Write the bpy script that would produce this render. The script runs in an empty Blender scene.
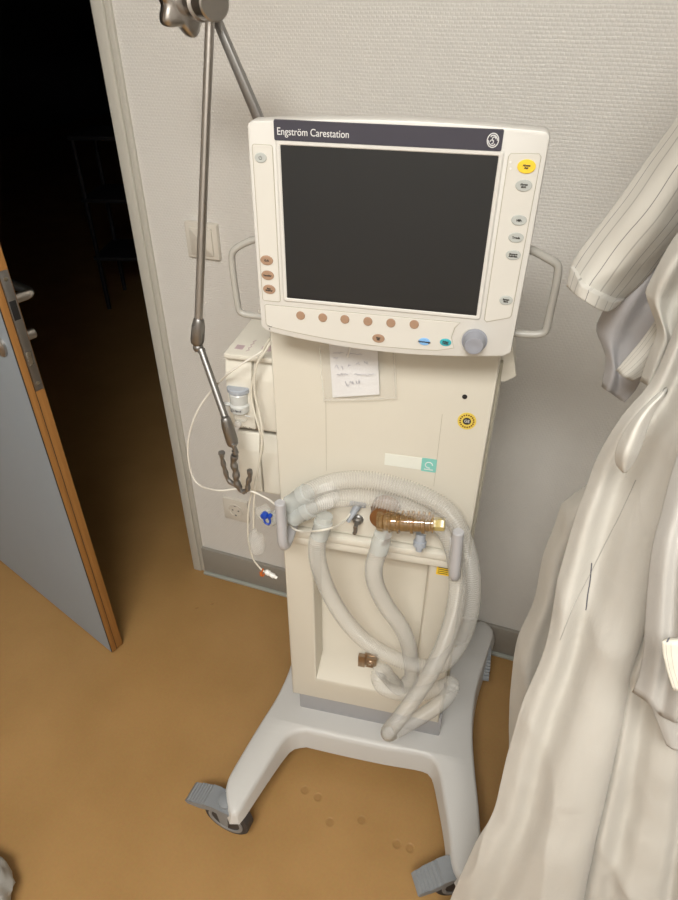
import bpy, bmesh, math, random
from mathutils import Vector, Matrix, noise
random.seed(7)
PI = math.pi
C = bpy.context.scene.collection
scn = bpy.context.scene

# ------------------------------------------------------------------ camera
F, YAW, PITCH, ROLL, CH, CD = 637.53, 0.333824, 0.626106, 0.005894, 1.56934, 1.258972
fw = Vector((-math.sin(YAW)*math.cos(PITCH), math.cos(YAW)*math.cos(PITCH), -math.sin(PITCH)))
r0 = Vector((math.cos(YAW), math.sin(YAW), 0)); u0 = r0.cross(fw)
rt = r0*math.cos(ROLL) + u0*math.sin(ROLL); up = -r0*math.sin(ROLL) + u0*math.cos(ROLL)
CP = Vector((0, -CD, CH))
cam_d = bpy.data.cameras.new('camera'); cam = bpy.data.objects.new('camera', cam_d); C.objects.link(cam)
M = Matrix((rt, up, -fw)).transposed().to_4x4(); M.translation = CP
cam.matrix_world = M
cam_d.sensor_fit = 'VERTICAL'; cam_d.sensor_height = 24.0; cam_d.lens = F/900*24.0
cam_d.clip_start = 0.02
scn.camera = cam
# ------------------------------------------------------------------ world, light, exposure
scn.view_settings.view_transform = 'Standard'; scn.view_settings.look = 'None'
scn.view_settings.gamma = 1; scn.view_settings.use_curve_mapping = False
scn.view_settings.exposure = 0.0
w = bpy.data.worlds.new('world'); scn.world = w; w.use_nodes = True
w.node_tree.nodes['Background'].inputs[0].default_value = (0.6, 0.65, 0.8, 1)
w.node_tree.nodes['Background'].inputs[1].default_value = 0.02
def area(name, loc, rot, sx, sy, power, col):
    l = bpy.data.lights.new(name, 'AREA'); l.shape = 'RECTANGLE'; l.size = sx; l.size_y = sy
    l.energy = power; l.color = col
    o = bpy.data.objects.new(name, l); C.objects.link(o); o.location = loc; o.rotation_euler = rot
    return o
area('ceiling_lamp_light', (-0.10, -2.0, 2.50), (0, 0, 0), 0.9, 0.6, 58, (1.0, 0.98, 0.93))

# ------------------------------------------------------------------ pixel -> point at a known plane
def ray(u, v): return rt*((u-339)/F) + up*(-(v-450)/F) + fw
def at_y(u, v, y):
    d = ray(u, v); return CP + d*((y-CP.y)/d.y)
def at_z(u, v, z):
    d = ray(u, v); return CP + d*((z-CP.z)/d.z)
TH = math.radians(6.5); ORG = Vector((-.2235, -.4205, 0))
RC = Matrix.Rotation(TH, 3, 'Z'); RCi = RC.transposed()
CPL = RCi @ (CP-ORG)
def L(u, v, y):                       # point of the trolley's own frame, y behind its front panel
    d = RCi @ ray(u, v); return CPL + d*((y-CPL.y)/d.y)
def toW(p): return RC @ Vector(p) + ORG

# ------------------------------------------------------------------ materials
def mat(name, col, rough=.5, metal=0, spec=.5, bump=None, coat=0, var=0, trans=0, alpha=1, emis=None, sheen=0):
    m = bpy.data.materials.new(name); m.use_nodes = True
    nt = m.node_tree; b = nt.nodes['Principled BSDF']
    b.inputs['Base Color'].default_value = (*col, 1); b.inputs['Roughness'].default_value = rough
    b.inputs['Metallic'].default_value = metal; b.inputs['Specular IOR Level'].default_value = spec
    b.inputs['Coat Weight'].default_value = coat; b.inputs['Transmission Weight'].default_value = trans
    b.inputs['Alpha'].default_value = alpha; b.inputs['Sheen Weight'].default_value = sheen
    tc = nt.nodes.new('ShaderNodeTexCoord')
    if var:
        n = nt.nodes.new('ShaderNodeTexNoise'); n.inputs['Scale'].default_value = 9; n.inputs['Detail'].default_value = 5
        nt.links.new(tc.outputs['Object'], n.inputs['Vector'])
        mx = nt.nodes.new('ShaderNodeMix'); mx.data_type = 'RGBA'
        mx.inputs[6].default_value = (*[c*(1-var) for c in col], 1); mx.inputs[7].default_value = (*[min(1, c*(1+var)) for c in col], 1)
        nt.links.new(n.outputs['Fac'], mx.inputs[0]); nt.links.new(mx.outputs[2], b.inputs['Base Color'])
    if bump:
        sc, st, dist = bump
        n = nt.nodes.new('ShaderNodeTexNoise'); n.inputs['Scale'].default_value = sc; n.inputs['Detail'].default_value = 3
        nt.links.new(tc.outputs['Object'], n.inputs['Vector'])
        bp = nt.nodes.new('ShaderNodeBump'); bp.inputs['Strength'].default_value = st; bp.inputs['Distance'].default_value = dist
        nt.links.new(n.outputs['Fac'], bp.inputs['Height']); nt.links.new(bp.outputs[0], b.inputs['Normal'])
    return m
MT = {}
MT['cream'] = mat('cream_plastic', (.66, .625, .54), .42, bump=(900, .08, .0005), var=.015)
MT['cream2'] = mat('cream_plastic_light', (.70, .67, .59), .42, bump=(900, .08, .0005))
MT['recess'] = mat('recess_plastic', (.62, .595, .52), .5, bump=(900, .08, .0005))
MT['monitor'] = mat('monitor_plastic', (.66, .645, .61), .4, bump=(900, .06, .0005))
MT['inset'] = mat('monitor_inset', (.655, .635, .585), .45)
MT['seam'] = mat('seam_shadow', (.40, .37, .29), .7)
MT['base'] = mat('base_plastic', (.585, .58, .565), .4, bump=(900, .06, .0005), var=.015)
MT['plinth'] = mat('plinth_grey', (.36, .36, .375), .5)
MT['grey'] = mat('caster_grey', (.225, .24, .255), .45, bump=(700, .1, .0005))
MT['grey_lt'] = mat('handle_grey', (.48, .48, .50), .38, coat=.15)
MT['bail'] = mat('bail_grey', (.40, .385, .35), .35)
MT['rubber'] = mat('rubber', (.045, .04, .04), .6)
MT['hubgrey'] = mat('hub_grey', (.25, .25, .25), .5)
MT['black'] = mat('black_plastic', (.012, .012, .013), .5)
MT['screen'] = mat('screen_glass', (.017, .018, .019), .38, spec=.45)
MT['plate'] = mat('name_plate', (.055, .052, .068), .5, spec=.3)
MT['silver'] = mat('silver_print', (.72, .72, .72), .4)
MT['ink'] = mat('print_ink', (.04, .035, .03), .6)
MT['pen'] = mat('pen_ink', (.30, .30, .38), .6)
MT['metal'] = mat('brushed_steel', (.50, .475, .45), .30, metal=1, bump=(350, .12, .0005))
MT['metal_dk'] = mat('dark_steel', (.32, .315, .31), .42, metal=1, bump=(350, .12, .0005))
MT['chrome'] = mat('chrome', (.62, .60, .57), .18, metal=1)
MT['bronze'] = mat('brown_metal', (.42, .33, .25), .30, metal=1)
MT['amber'] = mat('amber_plastic', (.78, .50, .20), .07, spec=1, coat=1, trans=.8)
MT['amber_dk'] = mat('amber_dark', (.22, .09, .03), .2, spec=.7, coat=.5, trans=.2)
MT['amber_y'] = mat('amber_yellow', (.72, .58, .22), .2, coat=.4, trans=.3)
MT['tan'] = mat('tan_button', (.37, .235, .155), .5)
MT['btn'] = mat('grey_button', (.46, .48, .46), .45)
MT['yellow'] = mat('yellow_button', (.90, .60, .04), .45)
MT['blue'] = mat('blue_button', (.22, .46, .80), .45)
MT['teal'] = mat('teal_button', (.04, .40, .46), .45)
MT['tealst'] = mat('teal_sticker', (.22, .56, .50), .5)
MT['whitest'] = mat('pale_sticker', (.76, .77, .70), .5)
MT['knob'] = mat('knob_grey', (.29, .30, .34), .38)
MT['gold'] = mat('gold_sticker', (.76, .58, .10), .35, var=.1)
MT['paper'] = mat('paper', (.82, .82, .84), .7)
MT['sleeve'] = mat('clear_sleeve', (.80, .79, .74), .10, spec=.9, alpha=.10)
MT['hose'] = mat('hose_plastic', (.74, .73, .69), .2, spec=.9, alpha=.21)
MT['hose_rib_lit'] = mat('hose_ridge_lit', (.78, .765, .72), .2, spec=.9, alpha=.31)  # denser, paler hose copy: light caught by the ridges put into the colour
MT['cuff'] = mat('cuff_plastic', (.74, .79, .78), .2, spec=.7, alpha=.42)
MT['clear'] = mat('clear_plastic', (.84, .84, .80), .12, spec=.8, alpha=.20)
MT['tubing'] = mat('sample_tubing', (.76, .72, .62), .3, alpha=.85)
MT['cable'] = mat('cable_white', (.76, .73, .66), .4)
MT['bluec'] = mat('blue_clip', (.01, .06, .42), .35)
MT['orange'] = mat('orange_tag', (.55, .13, .02), .5)
MT['white'] = mat('white_plastic', (.80, .79, .76), .35)
MT['switch'] = mat('switch_plastic', (.66, .62, .55), .35)
MT['frame'] = mat('door_frame_paint', (.53, .51, .455), .4)
MT['leaf'] = mat('door_laminate', (.275, .325, .38), .42, bump=(300, .05, .001), var=.03)
MT['trafo'] = mat('trap_grey', (.38, .41, .46), .35)
MT['trap'] = mat('trap_clear', (.72, .74, .73), .2, alpha=.7)
MT['purple'] = mat('pale_print', (.52, .40, .42), .5)
MT['ceil'] = mat('ceiling_paint', (.75, .73, .69), .8)
MT['dark'] = mat('corridor_paint_dimmed', (.10, .10, .10), .9)  # walls painted dark, the corridor's lack of light put into the colour
MT['trolley_dimmed'] = mat('trolley_frame_dimmed', (.03, .03, .035), .5)  # near-black tone stands in for the gloom around the trolley

def wood():
    m = bpy.data.materials.new('door_wood_edge'); m.use_nodes = True; nt = m.node_tree; b = nt.nodes['Principled BSDF']
    tc = nt.nodes.new('ShaderNodeTexCoord'); mp = nt.nodes.new('ShaderNodeMapping'); mp.inputs['Scale'].default_value = (60, 60, 2)
    n = nt.nodes.new('ShaderNodeTexNoise'); n.inputs['Scale'].default_value = 3; n.inputs['Detail'].default_value = 6
    r = nt.nodes.new('ShaderNodeValToRGB'); r.color_ramp.elements[0].color = (.26, .115, .028, 1); r.color_ramp.elements[1].color = (.42, .20, .055, 1)
    nt.links.new(tc.outputs['Object'], mp.inputs[0]); nt.links.new(mp.outputs[0], n.inputs['Vector'])
    nt.links.new(n.outputs['Fac'], r.inputs[0]); nt.links.new(r.outputs[0], b.inputs['Base Color']); b.inputs['Roughness'].default_value = .5
    return m
MT['wood'] = wood()

def wallmat():
    m = bpy.data.materials.new('woven_wallpaper'); m.use_nodes = True; nt = m.node_tree; b = nt.nodes['Principled BSDF']
    b.inputs['Base Color'].default_value = (.71, .69, .655, 1); b.inputs['Roughness'].default_value = .55
    tc = nt.nodes.new('ShaderNodeTexCoord'); sp = nt.nodes.new('ShaderNodeSeparateXYZ'); cb = nt.nodes.new('ShaderNodeCombineXYZ')
    nt.links.new(tc.outputs['Object'], sp.inputs[0]); 
    ad = nt.nodes.new('ShaderNodeMath'); ad.operation = 'ADD'
    nt.links.new(sp.outputs['X'], ad.inputs[0]); nt.links.new(sp.outputs['Y'], ad.inputs[1])
    nt.links.new(ad.outputs[0], cb.inputs['X']); nt.links.new(sp.outputs['Z'], cb.inputs['Y'])
    n = nt.nodes.new('ShaderNodeTexNoise'); n.inputs['Scale'].default_value = 12
    nt.links.new(tc.outputs['Object'], n.inputs['Vector'])
    mxv = nt.nodes.new('ShaderNodeVectorMath'); mxv.operation = 'MULTIPLY_ADD'
    mxv.inputs[1].default_value = (.004, .004, 0); nt.links.new(n.outputs['Color'], mxv.inputs[0]); nt.links.new(cb.outputs[0], mxv.inputs[2])
    br = nt.nodes.new('ShaderNodeTexBrick'); br.offset = .5
    br.inputs['Scale'].default_value = 1; br.inputs['Brick Width'].default_value = .0082; br.inputs['Row Height'].default_value = .0058
    br.inputs['Mortar Size'].default_value = .0022; br.inputs['Mortar Smooth'].default_value = 1.0
    br.inputs['Color1'].default_value = (1, 1, 1, 1); br.inputs['Color2'].default_value = (.8, .8, .8, 1); br.inputs['Mortar'].default_value = (0, 0, 0, 1)
    nt.links.new(mxv.outputs[0], br.inputs['Vector'])
    bp = nt.nodes.new('ShaderNodeBump'); bp.inputs['Strength'].default_value = .5; bp.inputs['Distance'].default_value = .0011
    nt.links.new(br.outputs['Color'], bp.inputs['Height']); nt.links.new(bp.outputs[0], b.inputs['Normal'])
    return m
MT['wall'] = wallmat()

DENTS = [(305, 790), (318, 797), (330, 822), (362, 820), (397, 844), (410, 848), (197, 608), (212, 604)]
def floormat():
    m = bpy.data.materials.new('linoleum_floor'); m.use_nodes = True; nt = m.node_tree; b = nt.nodes['Principled BSDF']
    N = nt.nodes.new; K = nt.links.new
    tc = N('ShaderNodeTexCoord')
    n = N('ShaderNodeTexNoise'); n.inputs['Scale'].default_value = 5; n.inputs['Detail'].default_value = 8; K(tc.outputs['Object'], n.inputs['Vector'])
    r = N('ShaderNodeValToRGB'); r.color_ramp.elements[0].position = .3; r.color_ramp.elements[1].position = .7
    r.color_ramp.elements[0].color = (.375, .215, .078, 1); r.color_ramp.elements[1].color = (.435, .255, .098, 1)
    K(n.outputs['Fac'], r.inputs[0])
    n2 = N('ShaderNodeTexNoise'); n2.inputs['Scale'].default_value = 160; n2.inputs['Detail'].default_value = 4; K(tc.outputs['Object'], n2.inputs['Vector'])
    mx = N('ShaderNodeMix'); mx.data_type = 'RGBA'; mx.blend_type = 'MULTIPLY'; mx.inputs[0].default_value = .18
    K(r.outputs[0], mx.inputs[6]); K(n2.outputs['Color'], mx.inputs[7])
    acc = None
    for i, (u, v) in enumerate(DENTS):
        p = at_z(u, v, 0)
        d = N('ShaderNodeVectorMath'); d.operation = 'DISTANCE'; d.inputs[1].default_value = (p.x, p.y, 0); K(tc.outputs['Object'], d.inputs[0])
        q = N('ShaderNodeMapRange'); q.interpolation_type = 'SMOOTHSTEP'
        rr = .012 if i < 6 else .006
        q.inputs['From Min'].default_value = rr*.5; q.inputs['From Max'].default_value = rr; q.inputs['To Min'].default_value = 1; q.inputs['To Max'].default_value = 0
        K(d.outputs['Value'], q.inputs['Value'])
        if acc is None: acc = q.outputs[0]
        else:
            a = N('ShaderNodeMath'); a.operation = 'MAXIMUM'; K(acc, a.inputs[0]); K(q.outputs[0], a.inputs[1]); acc = a.outputs[0]
    mx2 = N('ShaderNodeMix'); mx2.data_type = 'RGBA'; mx2.inputs[7].default_value = (.20, .10, .03, 1)
    ml = N('ShaderNodeMath'); ml.operation = 'MULTIPLY'; ml.inputs[1].default_value = .30; K(acc, ml.inputs[0])
    K(ml.outputs[0], mx2.inputs[0]); K(mx.outputs[2], mx2.inputs[6]); K(mx2.outputs[2], b.inputs['Base Color'])
    iv = N('ShaderNodeMath'); iv.operation = 'SUBTRACT'; iv.inputs[0].default_value = 1; K(acc, iv.inputs[1])
    bp = N('ShaderNodeBump'); bp.inputs['Strength'].default_value = .5; bp.inputs['Distance'].default_value = .0025
    K(iv.outputs[0], bp.inputs['Height']); K(bp.outputs[0], b.inputs['Normal'])
    b.inputs['Roughness'].default_value = .42; b.inputs['Specular IOR Level'].default_value = .35
    return m
MT['floor'] = floormat()

def cloth(name, col, stripe=None, sc=None, rough=.85, dark=(.16, .16, .20)):
    m = bpy.data.materials.new(name); m.use_nodes = True; nt = m.node_tree; b = nt.nodes['Principled BSDF']
    N = nt.nodes.new; K = nt.links.new
    b.inputs['Roughness'].default_value = rough; b.inputs['Base Color'].default_value = (*col, 1); b.inputs['Sheen Weight'].default_value = .15
    b.inputs['Specular IOR Level'].default_value = .25
    tc = N('ShaderNodeTexCoord')
    n = N('ShaderNodeTexNoise'); n.inputs['Scale'].default_value = 14; n.inputs['Detail'].default_value = 5; n.inputs['Distortion'].default_value = .6; K(tc.outputs['Object'], n.inputs['Vector'])
    bp = N('ShaderNodeBump'); bp.inputs['Strength'].default_value = .35; bp.inputs['Distance'].default_value = .008; K(n.outputs['Fac'], bp.inputs['Height'])
    n3 = N('ShaderNodeTexNoise'); n3.inputs['Scale'].default_value = 1100; K(tc.outputs['Object'], n3.inputs['Vector'])
    bp2 = N('ShaderNodeBump'); bp2.inputs['Strength'].default_value = .25; bp2.inputs['Distance'].default_value = .0006; K(n3.outputs['Fac'], bp2.inputs['Height']); K(bp.outputs[0], bp2.inputs['Normal'])
    K(bp2.outputs[0], b.inputs['Normal'])
    if stripe:
        uv = N('ShaderNodeUVMap'); sp = N('ShaderNodeSeparateXYZ'); K(uv.outputs[0], sp.inputs[0])
        ml = N('ShaderNodeMath'); ml.operation = 'MULTIPLY'; ml.inputs[1].default_value = stripe; K(sp.outputs['X'], ml.inputs[0])
        fr = N('ShaderNodeMath'); fr.operation = 'FRACT'; K(ml.outputs[0], fr.inputs[0])
        rr = N('ShaderNodeValToRGB'); cr = rr.color_ramp; cr.interpolation = 'LINEAR'
        cr.elements[0].position = 0; cr.elements[0].color = (*col, 1)
        for pos, cc in ((.32, col), (.332, dark), (.345, dark), (.357, col), (.72, col), (.74, [c*.8 for c in col]), (.76, [c*.55 for c in col]), (.78, [c*.8 for c in col]), (.80, col)):
            e = cr.elements.new(pos); e.color = (*cc, 1)
        cr.elements[-1].color = (*col, 1)
        K(fr.outputs[0], rr.inputs[0]); K(rr.outputs[0], b.inputs['Base Color'])
    return m
MT['coat'] = cloth('white_cotton', (.58, .56, .515))
MT['coat2'] = cloth('white_cotton_warm', (.585, .565, .52))
MT['gown'] = cloth('grey_cotton', (.44, .43, .44))
MT['tunic'] = cloth('off_white_weave', (.50, .485, .46))
MT['tunicw'] = cloth('bright_cotton', (.64, .62, .57))
MT['sack'] = cloth('pale_sack', (.42, .42, .40))
MT['striped'] = cloth('striped_cotton', (.60, .58, .53), stripe=3.4, dark=(.20, .19, .19))
MT['stripedp'] = cloth('striped_pocket', (.74, .71, .62), stripe=3.0)

# ------------------------------------------------------------------ mesh helpers
def V(*a): return Vector(a)
class MB:
    def __init__(s): s.bm = bmesh.new(); s.uv = None
    def box(s, a, b, bev=0, seg=2, rot=None, mi=0):
        t = bmesh.new(); bmesh.ops.create_cube(t, size=1)
        c = (Vector(a)+Vector(b))/2; d = Vector(b)-Vector(a)
        bmesh.ops.scale(t, vec=d, verts=t.verts)
        if bev: bmesh.ops.bevel(t, geom=t.edges[:], offset=min(bev, min(map(abs, d))*.49), segments=seg, profile=.5, affect='EDGES')
        if rot is not None: bmesh.ops.transform(t, matrix=rot, verts=t.verts)
        bmesh.ops.translate(t, vec=c, verts=t.verts); s.merge(t, mi); return s
    def merge(s, t, mi=0):
        mp = {}
        for v in t.verts: mp[v] = s.bm.verts.new(v.co)
        for f in t.faces:
            try: nf = s.bm.faces.new([mp[v] for v in f.verts]); nf.material_index = mi
            except ValueError: pass
        t.free()
    def rings(s, rings, cap=True, closed=True, mi=0):
        vs = [[s.bm.verts.new(p) for p in r] for r in rings]; n = len(vs[0])
        for a, b in zip(vs, vs[1:]):
            for i in range(n if closed else n-1):
                f = s.bm.faces.new((a[i], a[(i+1) % n], b[(i+1) % n], b[i])); f.material_index = mi
        if cap:
            for r, rev in ((vs[0], True), (vs[-1], False)):
                f = s.bm.faces.new(r[::-1] if rev else r); f.material_index = mi
        return s
    def cyl(s, p, q, r, r2=None, n=20, bev=0, mi=0):
        p = Vector(p); q = Vector(q); r2 = r if r2 is None else r2
        d = (q-p).normalized()
        if bev:
            prof = [(p, max(r-bev, 1e-4)), (p+d*bev*.3, r-bev*.3), (p+d*bev, r), (q-d*bev, r2), (q-d*bev*.3, r2-bev*.3), (q, max(r2-bev, 1e-4))]
        else: prof = [(p, r), (q, r2)]
        x = d.orthogonal().normalized(); y = d.cross(x)
        s.rings([[c+(x*math.cos(2*PI*k/n)+y*math.sin(2*PI*k/n))*rr for k in range(n)] for c, rr in prof], mi=mi); return s
    def lathe(s, p, d, prof, n=24, mi=0):           # prof: (distance along d, radius)
        p = Vector(p); d = Vector(d).normalized(); x = d.orthogonal().normalized(); y = d.cross(x)
        s.rings([[p+d*t+(x*math.cos(2*PI*k/n)+y*math.sin(2*PI*k/n))*max(r, 1e-4) for k in range(n)] for t, r in prof], mi=mi); return s
    def tube(s, pts, r, n=10, mi=0, cap=True, rf=None):
        pts = [Vector(p) for p in pts]; x = None; R = []
        for i, p in enumerate(pts):
            d = (pts[min(i+1, len(pts)-1)]-pts[max(i-1, 0)]).normalized()
            if x is None: x = d.orthogonal().normalized()
            else:
                x = x-d*x.dot(d)
                x = x.normalized() if x.length > 1e-6 else d.orthogonal().normalized()
            y = d.cross(x); rr = rf(i) if rf else r
            R.append([p+(x*math.cos(2*PI*k/n)+y*math.sin(2*PI*k/n))*rr for k in range(n)])
        s.rings(R, cap=cap, mi=mi); return s
    def prism(s, outline, f0, f1, mi=0):             # outline 2-D, f0/f1 map it to 3-D
        s.rings([[f0(*p) for p in outline], [f1(*p) for p in outline]], mi=mi); return s
    def build(s, name, m, parent=None, smooth=35, mods=None):
        me = bpy.data.meshes.new(name)
        bmesh.ops.recalc_face_normals(s.bm, faces=s.bm.faces)
        s.bm.to_mesh(me); s.bm.free()
        for mm in (m if isinstance(m, (list, tuple)) else [m]): me.materials.append(MT[mm] if isinstance(mm, str) else mm)
        if smooth:
            for p in me.polygons: p.use_smooth = True
            me.set_sharp_from_angle(angle=math.radians(smooth))
        o = bpy.data.objects.new(name, me); C.objects.link(o); o.parent = parent
        return o
def tag(o, label=None, cat=None, group=None, kind=None):
    if label: o['label'] = label
    if cat: o['category'] = cat
    if group: o['group'] = group
    if kind: o['kind'] = kind
    return o
def empty(name, loc=(0, 0, 0), rz=0, parent=None):
    o = bpy.data.objects.new(name, None); C.objects.link(o); o.location = loc; o.rotation_euler = (0, 0, rz); o.parent = parent
    o.empty_display_size = .05
    return o
def spline(P, n):                                    # catmull-rom, resampled evenly
    P = [Vector(p) for p in P]
    if len(P) == 2: return [P[0].lerp(P[1], i/(n-1)) for i in range(n)]
    Q = [P[0]*2-P[1]]+P+[P[-1]*2-P[-2]]; out = []
    for i in range(1, len(Q)-2):
        a, b, c, d = Q[i-1:i+3]
        for k in range(24):
            t = k/24
            out.append(.5*((2*b)+(c-a)*t+(2*a-5*b+4*c-d)*t*t+(3*b-a-3*c+d)*t**3))
    out.append(P[-1])
    cum = [0]
    for a, b in zip(out, out[1:]): cum.append(cum[-1]+(b-a).length)
    res = []; j = 0
    for i in range(n):
        s = cum[-1]*i/(n-1)
        while j < len(cum)-2 and cum[j+1] < s: j += 1
        res.append(out[j].lerp(out[j+1], (s-cum[j])/max(cum[j+1]-cum[j], 1e-9)))
    return res
def length(P): return sum((b-a).length for a, b in zip(P, P[1:]))
def text(name, s, size, m, parent, loc, rot=(PI/2, 0, 0), ext=.0002, align='CENTER', sx=1, shear=0, off=0):
    c = bpy.data.curves.new(name, 'FONT'); c.body = s; c.size = size; c.extrude = ext; c.align_x = align; c.align_y = 'CENTER'; c.shear = shear
    c.offset = off; c.space_line = .85
    t = bpy.data.objects.new(name, c); C.objects.link(t)
    bpy.context.view_layer.update()
    me = bpy.data.meshes.new_from_object(t.evaluated_get(bpy.context.evaluated_depsgraph_get()))
    bpy.data.objects.remove(t); bpy.data.curves.remove(c)
    me.materials.clear(); me.materials.append(MT[m])
    me.transform(Matrix.Translation(loc) @ Matrix.Rotation(rot[2], 4, 'Z') @ Matrix.Rotation(rot[1], 4, 'Y') @ Matrix.Rotation(rot[0], 4, 'X') @ Matrix.Diagonal((sx, 1, 1, 1)))
    o = bpy.data.objects.new(name, me); C.objects.link(o); o.parent = parent
    return o
def rrect(x0, z0, x1, z1, r, n=5):
    o = []
    for cx, cz, a in ((x1-r, z1-r, 0), (x0+r, z1-r, 90), (x0+r, z0+r, 180), (x1-r, z0+r, 270)):
        for k in range(n+1):
            t = math.radians(a+90*k/n); o.append((cx+r*math.cos(t), cz+r*math.sin(t)))
    return o
def grow(o, d):                                      # offset a 2-D outline outwards (counter-clockwise)
    n = len(o); out = []
    for i in range(n):
        a = Vector(o[i-1]); b = Vector(o[i]); c = Vector(o[(i+1) % n])
        e1 = (b-a).normalized() if (b-a).length > 1e-7 else Vector((1, 0)); e2 = (c-b).normalized() if (c-b).length > 1e-7 else e1
        nn = Vector((e1.y+e2.y, -e1.x-e2.x)); nn = nn.normalized() if nn.length > 1e-6 else Vector((e1.y, -e1.x))
        out.append(tuple(b+nn*d/max(.5, nn.dot(Vector((e1.y, -e1.x))))))
    return out
def slab(mb, o, y0, y1, bev=.003, mi=0):             # plate in the x-z plane from y0 (front) to y1 (back), rounded front rim
    P = lambda oo, y: [(a, y, b) for a, b in oo]
    s = 1 if y1 > y0 else -1
    mb.rings([P(grow(o, -bev), y0), P(grow(o, -bev*.3), y0+s*bev*.3), P(o, y0+s*bev), P(o, y1)], mi=mi)

# ------------------------------------------------------------------ the room
XD, XL, BH = -.9003, -.9420, .111
XH = -2.20                                            # hinge side of the opening
def struct(name, mb, m, smooth=35):
    o = mb.build(name, m, None, smooth); o['kind'] = 'structure'; return o
b = MB(); b.box((-7.1, -3.2, -.08), (3.0, 8.2, 0)); struct('floor', b, 'floor', 0)
b = MB(); b.box((XL+.03, 0, 0), (.40, .14, 2.6)); b.box((XH-.04, 0, 2.12), (XL+.03, .14, 2.6)); b.box((-3.0, 0, 0), (XH-.04, .14, 2.6)); struct('wall_back', b, 'wall', 0)
b = MB(); b.box((.40, -3.1, 0), (.52, .14, 2.6)); struct('wall_right', b, 'wall', 0)
b = MB(); b.box((-3.12, -3.1, 0), (-3.0, .14, 2.6)); struct('wall_left', b, 'wall', 0)
b = MB(); b.box((-3.12, -3.22, 0), (.52, -3.1, 2.6)); struct('wall_front', b, 'wall', 0)
b = MB(); b.box((-7.1, -3.22, 2.6), (2.9, 8.1, 2.7)); struct('ceiling', b, 'ceil', 0)
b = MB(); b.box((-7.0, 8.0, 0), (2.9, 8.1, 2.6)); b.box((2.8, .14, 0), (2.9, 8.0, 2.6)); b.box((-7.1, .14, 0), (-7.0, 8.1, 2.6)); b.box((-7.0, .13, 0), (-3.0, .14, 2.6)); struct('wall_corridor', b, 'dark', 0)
# ceiling lamp that gives the light
lamp = empty('ceiling_lamp', (-.10, -2.0, 2.52)); tag(lamp, 'long flat ceiling lamp above the breathing machine', 'lamp')
b = MB(); b.box((-.48, -.33, 0), (.48, .33, .08), .01); b.build('lamp_body', 'white', lamp)
# baseboard: grey linoleum turned up the wall, with pale sealing strip
b = MB(); b.box((XD, -.012, .004), (.40, 0, BH), .002); MT['skirt'] = mat('baseboard_grey', (.30, .28, .245), .5); struct('baseboard_back', b, 'skirt')
b = MB(); b.box((XD, -.022, 0), (.40, -.010, .010), .003); MT['seal'] = mat('seal_strip', (.40, .42, .38), .4); struct('trim_1', b, 'seal')
b = MB(); b.box((.388, -3.1, .004), (.40, -.012, BH), .002); struct('baseboard_right', b, 'skirt')
# door frame (steel), right jamb with two steps, left jamb, head
b = MB()
def jamb(b, x0, x1, s):
    b.box((min(x0, x1), -.012, 0), (max(x0, x1), .165, 2.12), .004)
b.box((XL, -.012, 0), (XD-.014, .155, 2.15), .003); b.box((XD-.014, -.007, 0), (XD, .05, 2.15), .002)
b.box((XL-.0005, .05, 0), (XL+.01, .165, 2.15), .003)
b.box((XH-.04, -.012, 0), (XH, .155, 2.15), .003); b.box((XH-.04, -.012, 2.10), (XD, .155, 2.15), .003)
o = b.build('trim_2', 'frame'); o['kind'] = 'structure'

# door leaf, standing open into the room
A = Vector((-.995, -.386, 0)); dirn = Vector((-.951, .308, 0)).normalized(); nrm = Vector((dirn.y, -dirn.x, 0)) # nrm towards corridor side
if nrm.y < 0: nrm = -nrm
leaf = empty('door_1'); leaf['kind'] = 'structure'
LW = 1.19
MB4 = Matrix((dirn, nrm, V(0, 0, 1))).transposed().to_4x4(); MB4.translation = A
leaf.matrix_world = MB4
b = MB(); b.box((0.003, 0, .008), (LW, .0015, 2.09)); b.build('front_face', 'leaf', leaf)
b = MB(); b.box((0.006, .0385, .008), (LW-.02, .040, 2.09)); b.build('rear_face', 'leaf', leaf)
b = MB(); b.box((0, .0015, .008), (LW, .0165, 2.09), .0006); b.box((.0012, .0165, .008), (LW-.02, .0385, 2.09), .0006)
b.build('wooden_edge', 'wood', leaf)
b = MB(); b.box((.0002, .0152, .008), (.0012, .0176, 2.09)); b.box((.0004, -.0001, .008), (.003, .0015, 2.09)); b.build('edge_groove', 'black', leaf)
b = MB(); b.box((-.0008, .0185, .875), (.002, .0365, 1.135), .0004)
for z in (1.118, .892): b.lathe((-.0008, .0275, z), (-1, 0, 0), [(0, .0045), (.0008, .004), (.001, .001)], 12, 1)
b.box((-.0012, .020, 1.035), (0, .034, 1.075), .0004, mi=2); b.box((-.0012, .021, .935), (0, .033, .965), .0004, mi=1)
b.build('lock_plate', ['metal_dk', 'chrome', 'black'], leaf)
def lever(y, s):
    b = MB(); zc = 1.055
    b.lathe((.055, y, zc), (0, s, 0), [(0, .026), (.006, .026), (.008, .022), (.009, .011), (.045, .010)], 24)
    b.tube(spline([(.055, y+s*.035, zc), (.058, y+s*.052, zc), (.075, y+s*.058, zc), (.12, y+s*.058, zc), (.165, y+s*.056, zc), (.178, y+s*.045, zc), (.18, y+s*.02, zc)], 30), .0098, 14)
    b.build('door_handle', 'metal', leaf)
lever(.040, 1); lever(0, -1)
b = MB(); b.lathe((.05, .04, .975), (0, 1, 0), [(0, .024), (.005, .024), (.007, .011), (.034, .011), (.036, .009)], 24); b.build('lock_cylinder', 'metal', leaf)
b = MB(); b.lathe((.05, 0, .975), (0, -1, 0), [(0, .024), (.005, .024), (.007, .010), (.010, .010)], 24); b.build('lock_cylinder', 'metal', leaf)

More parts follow.
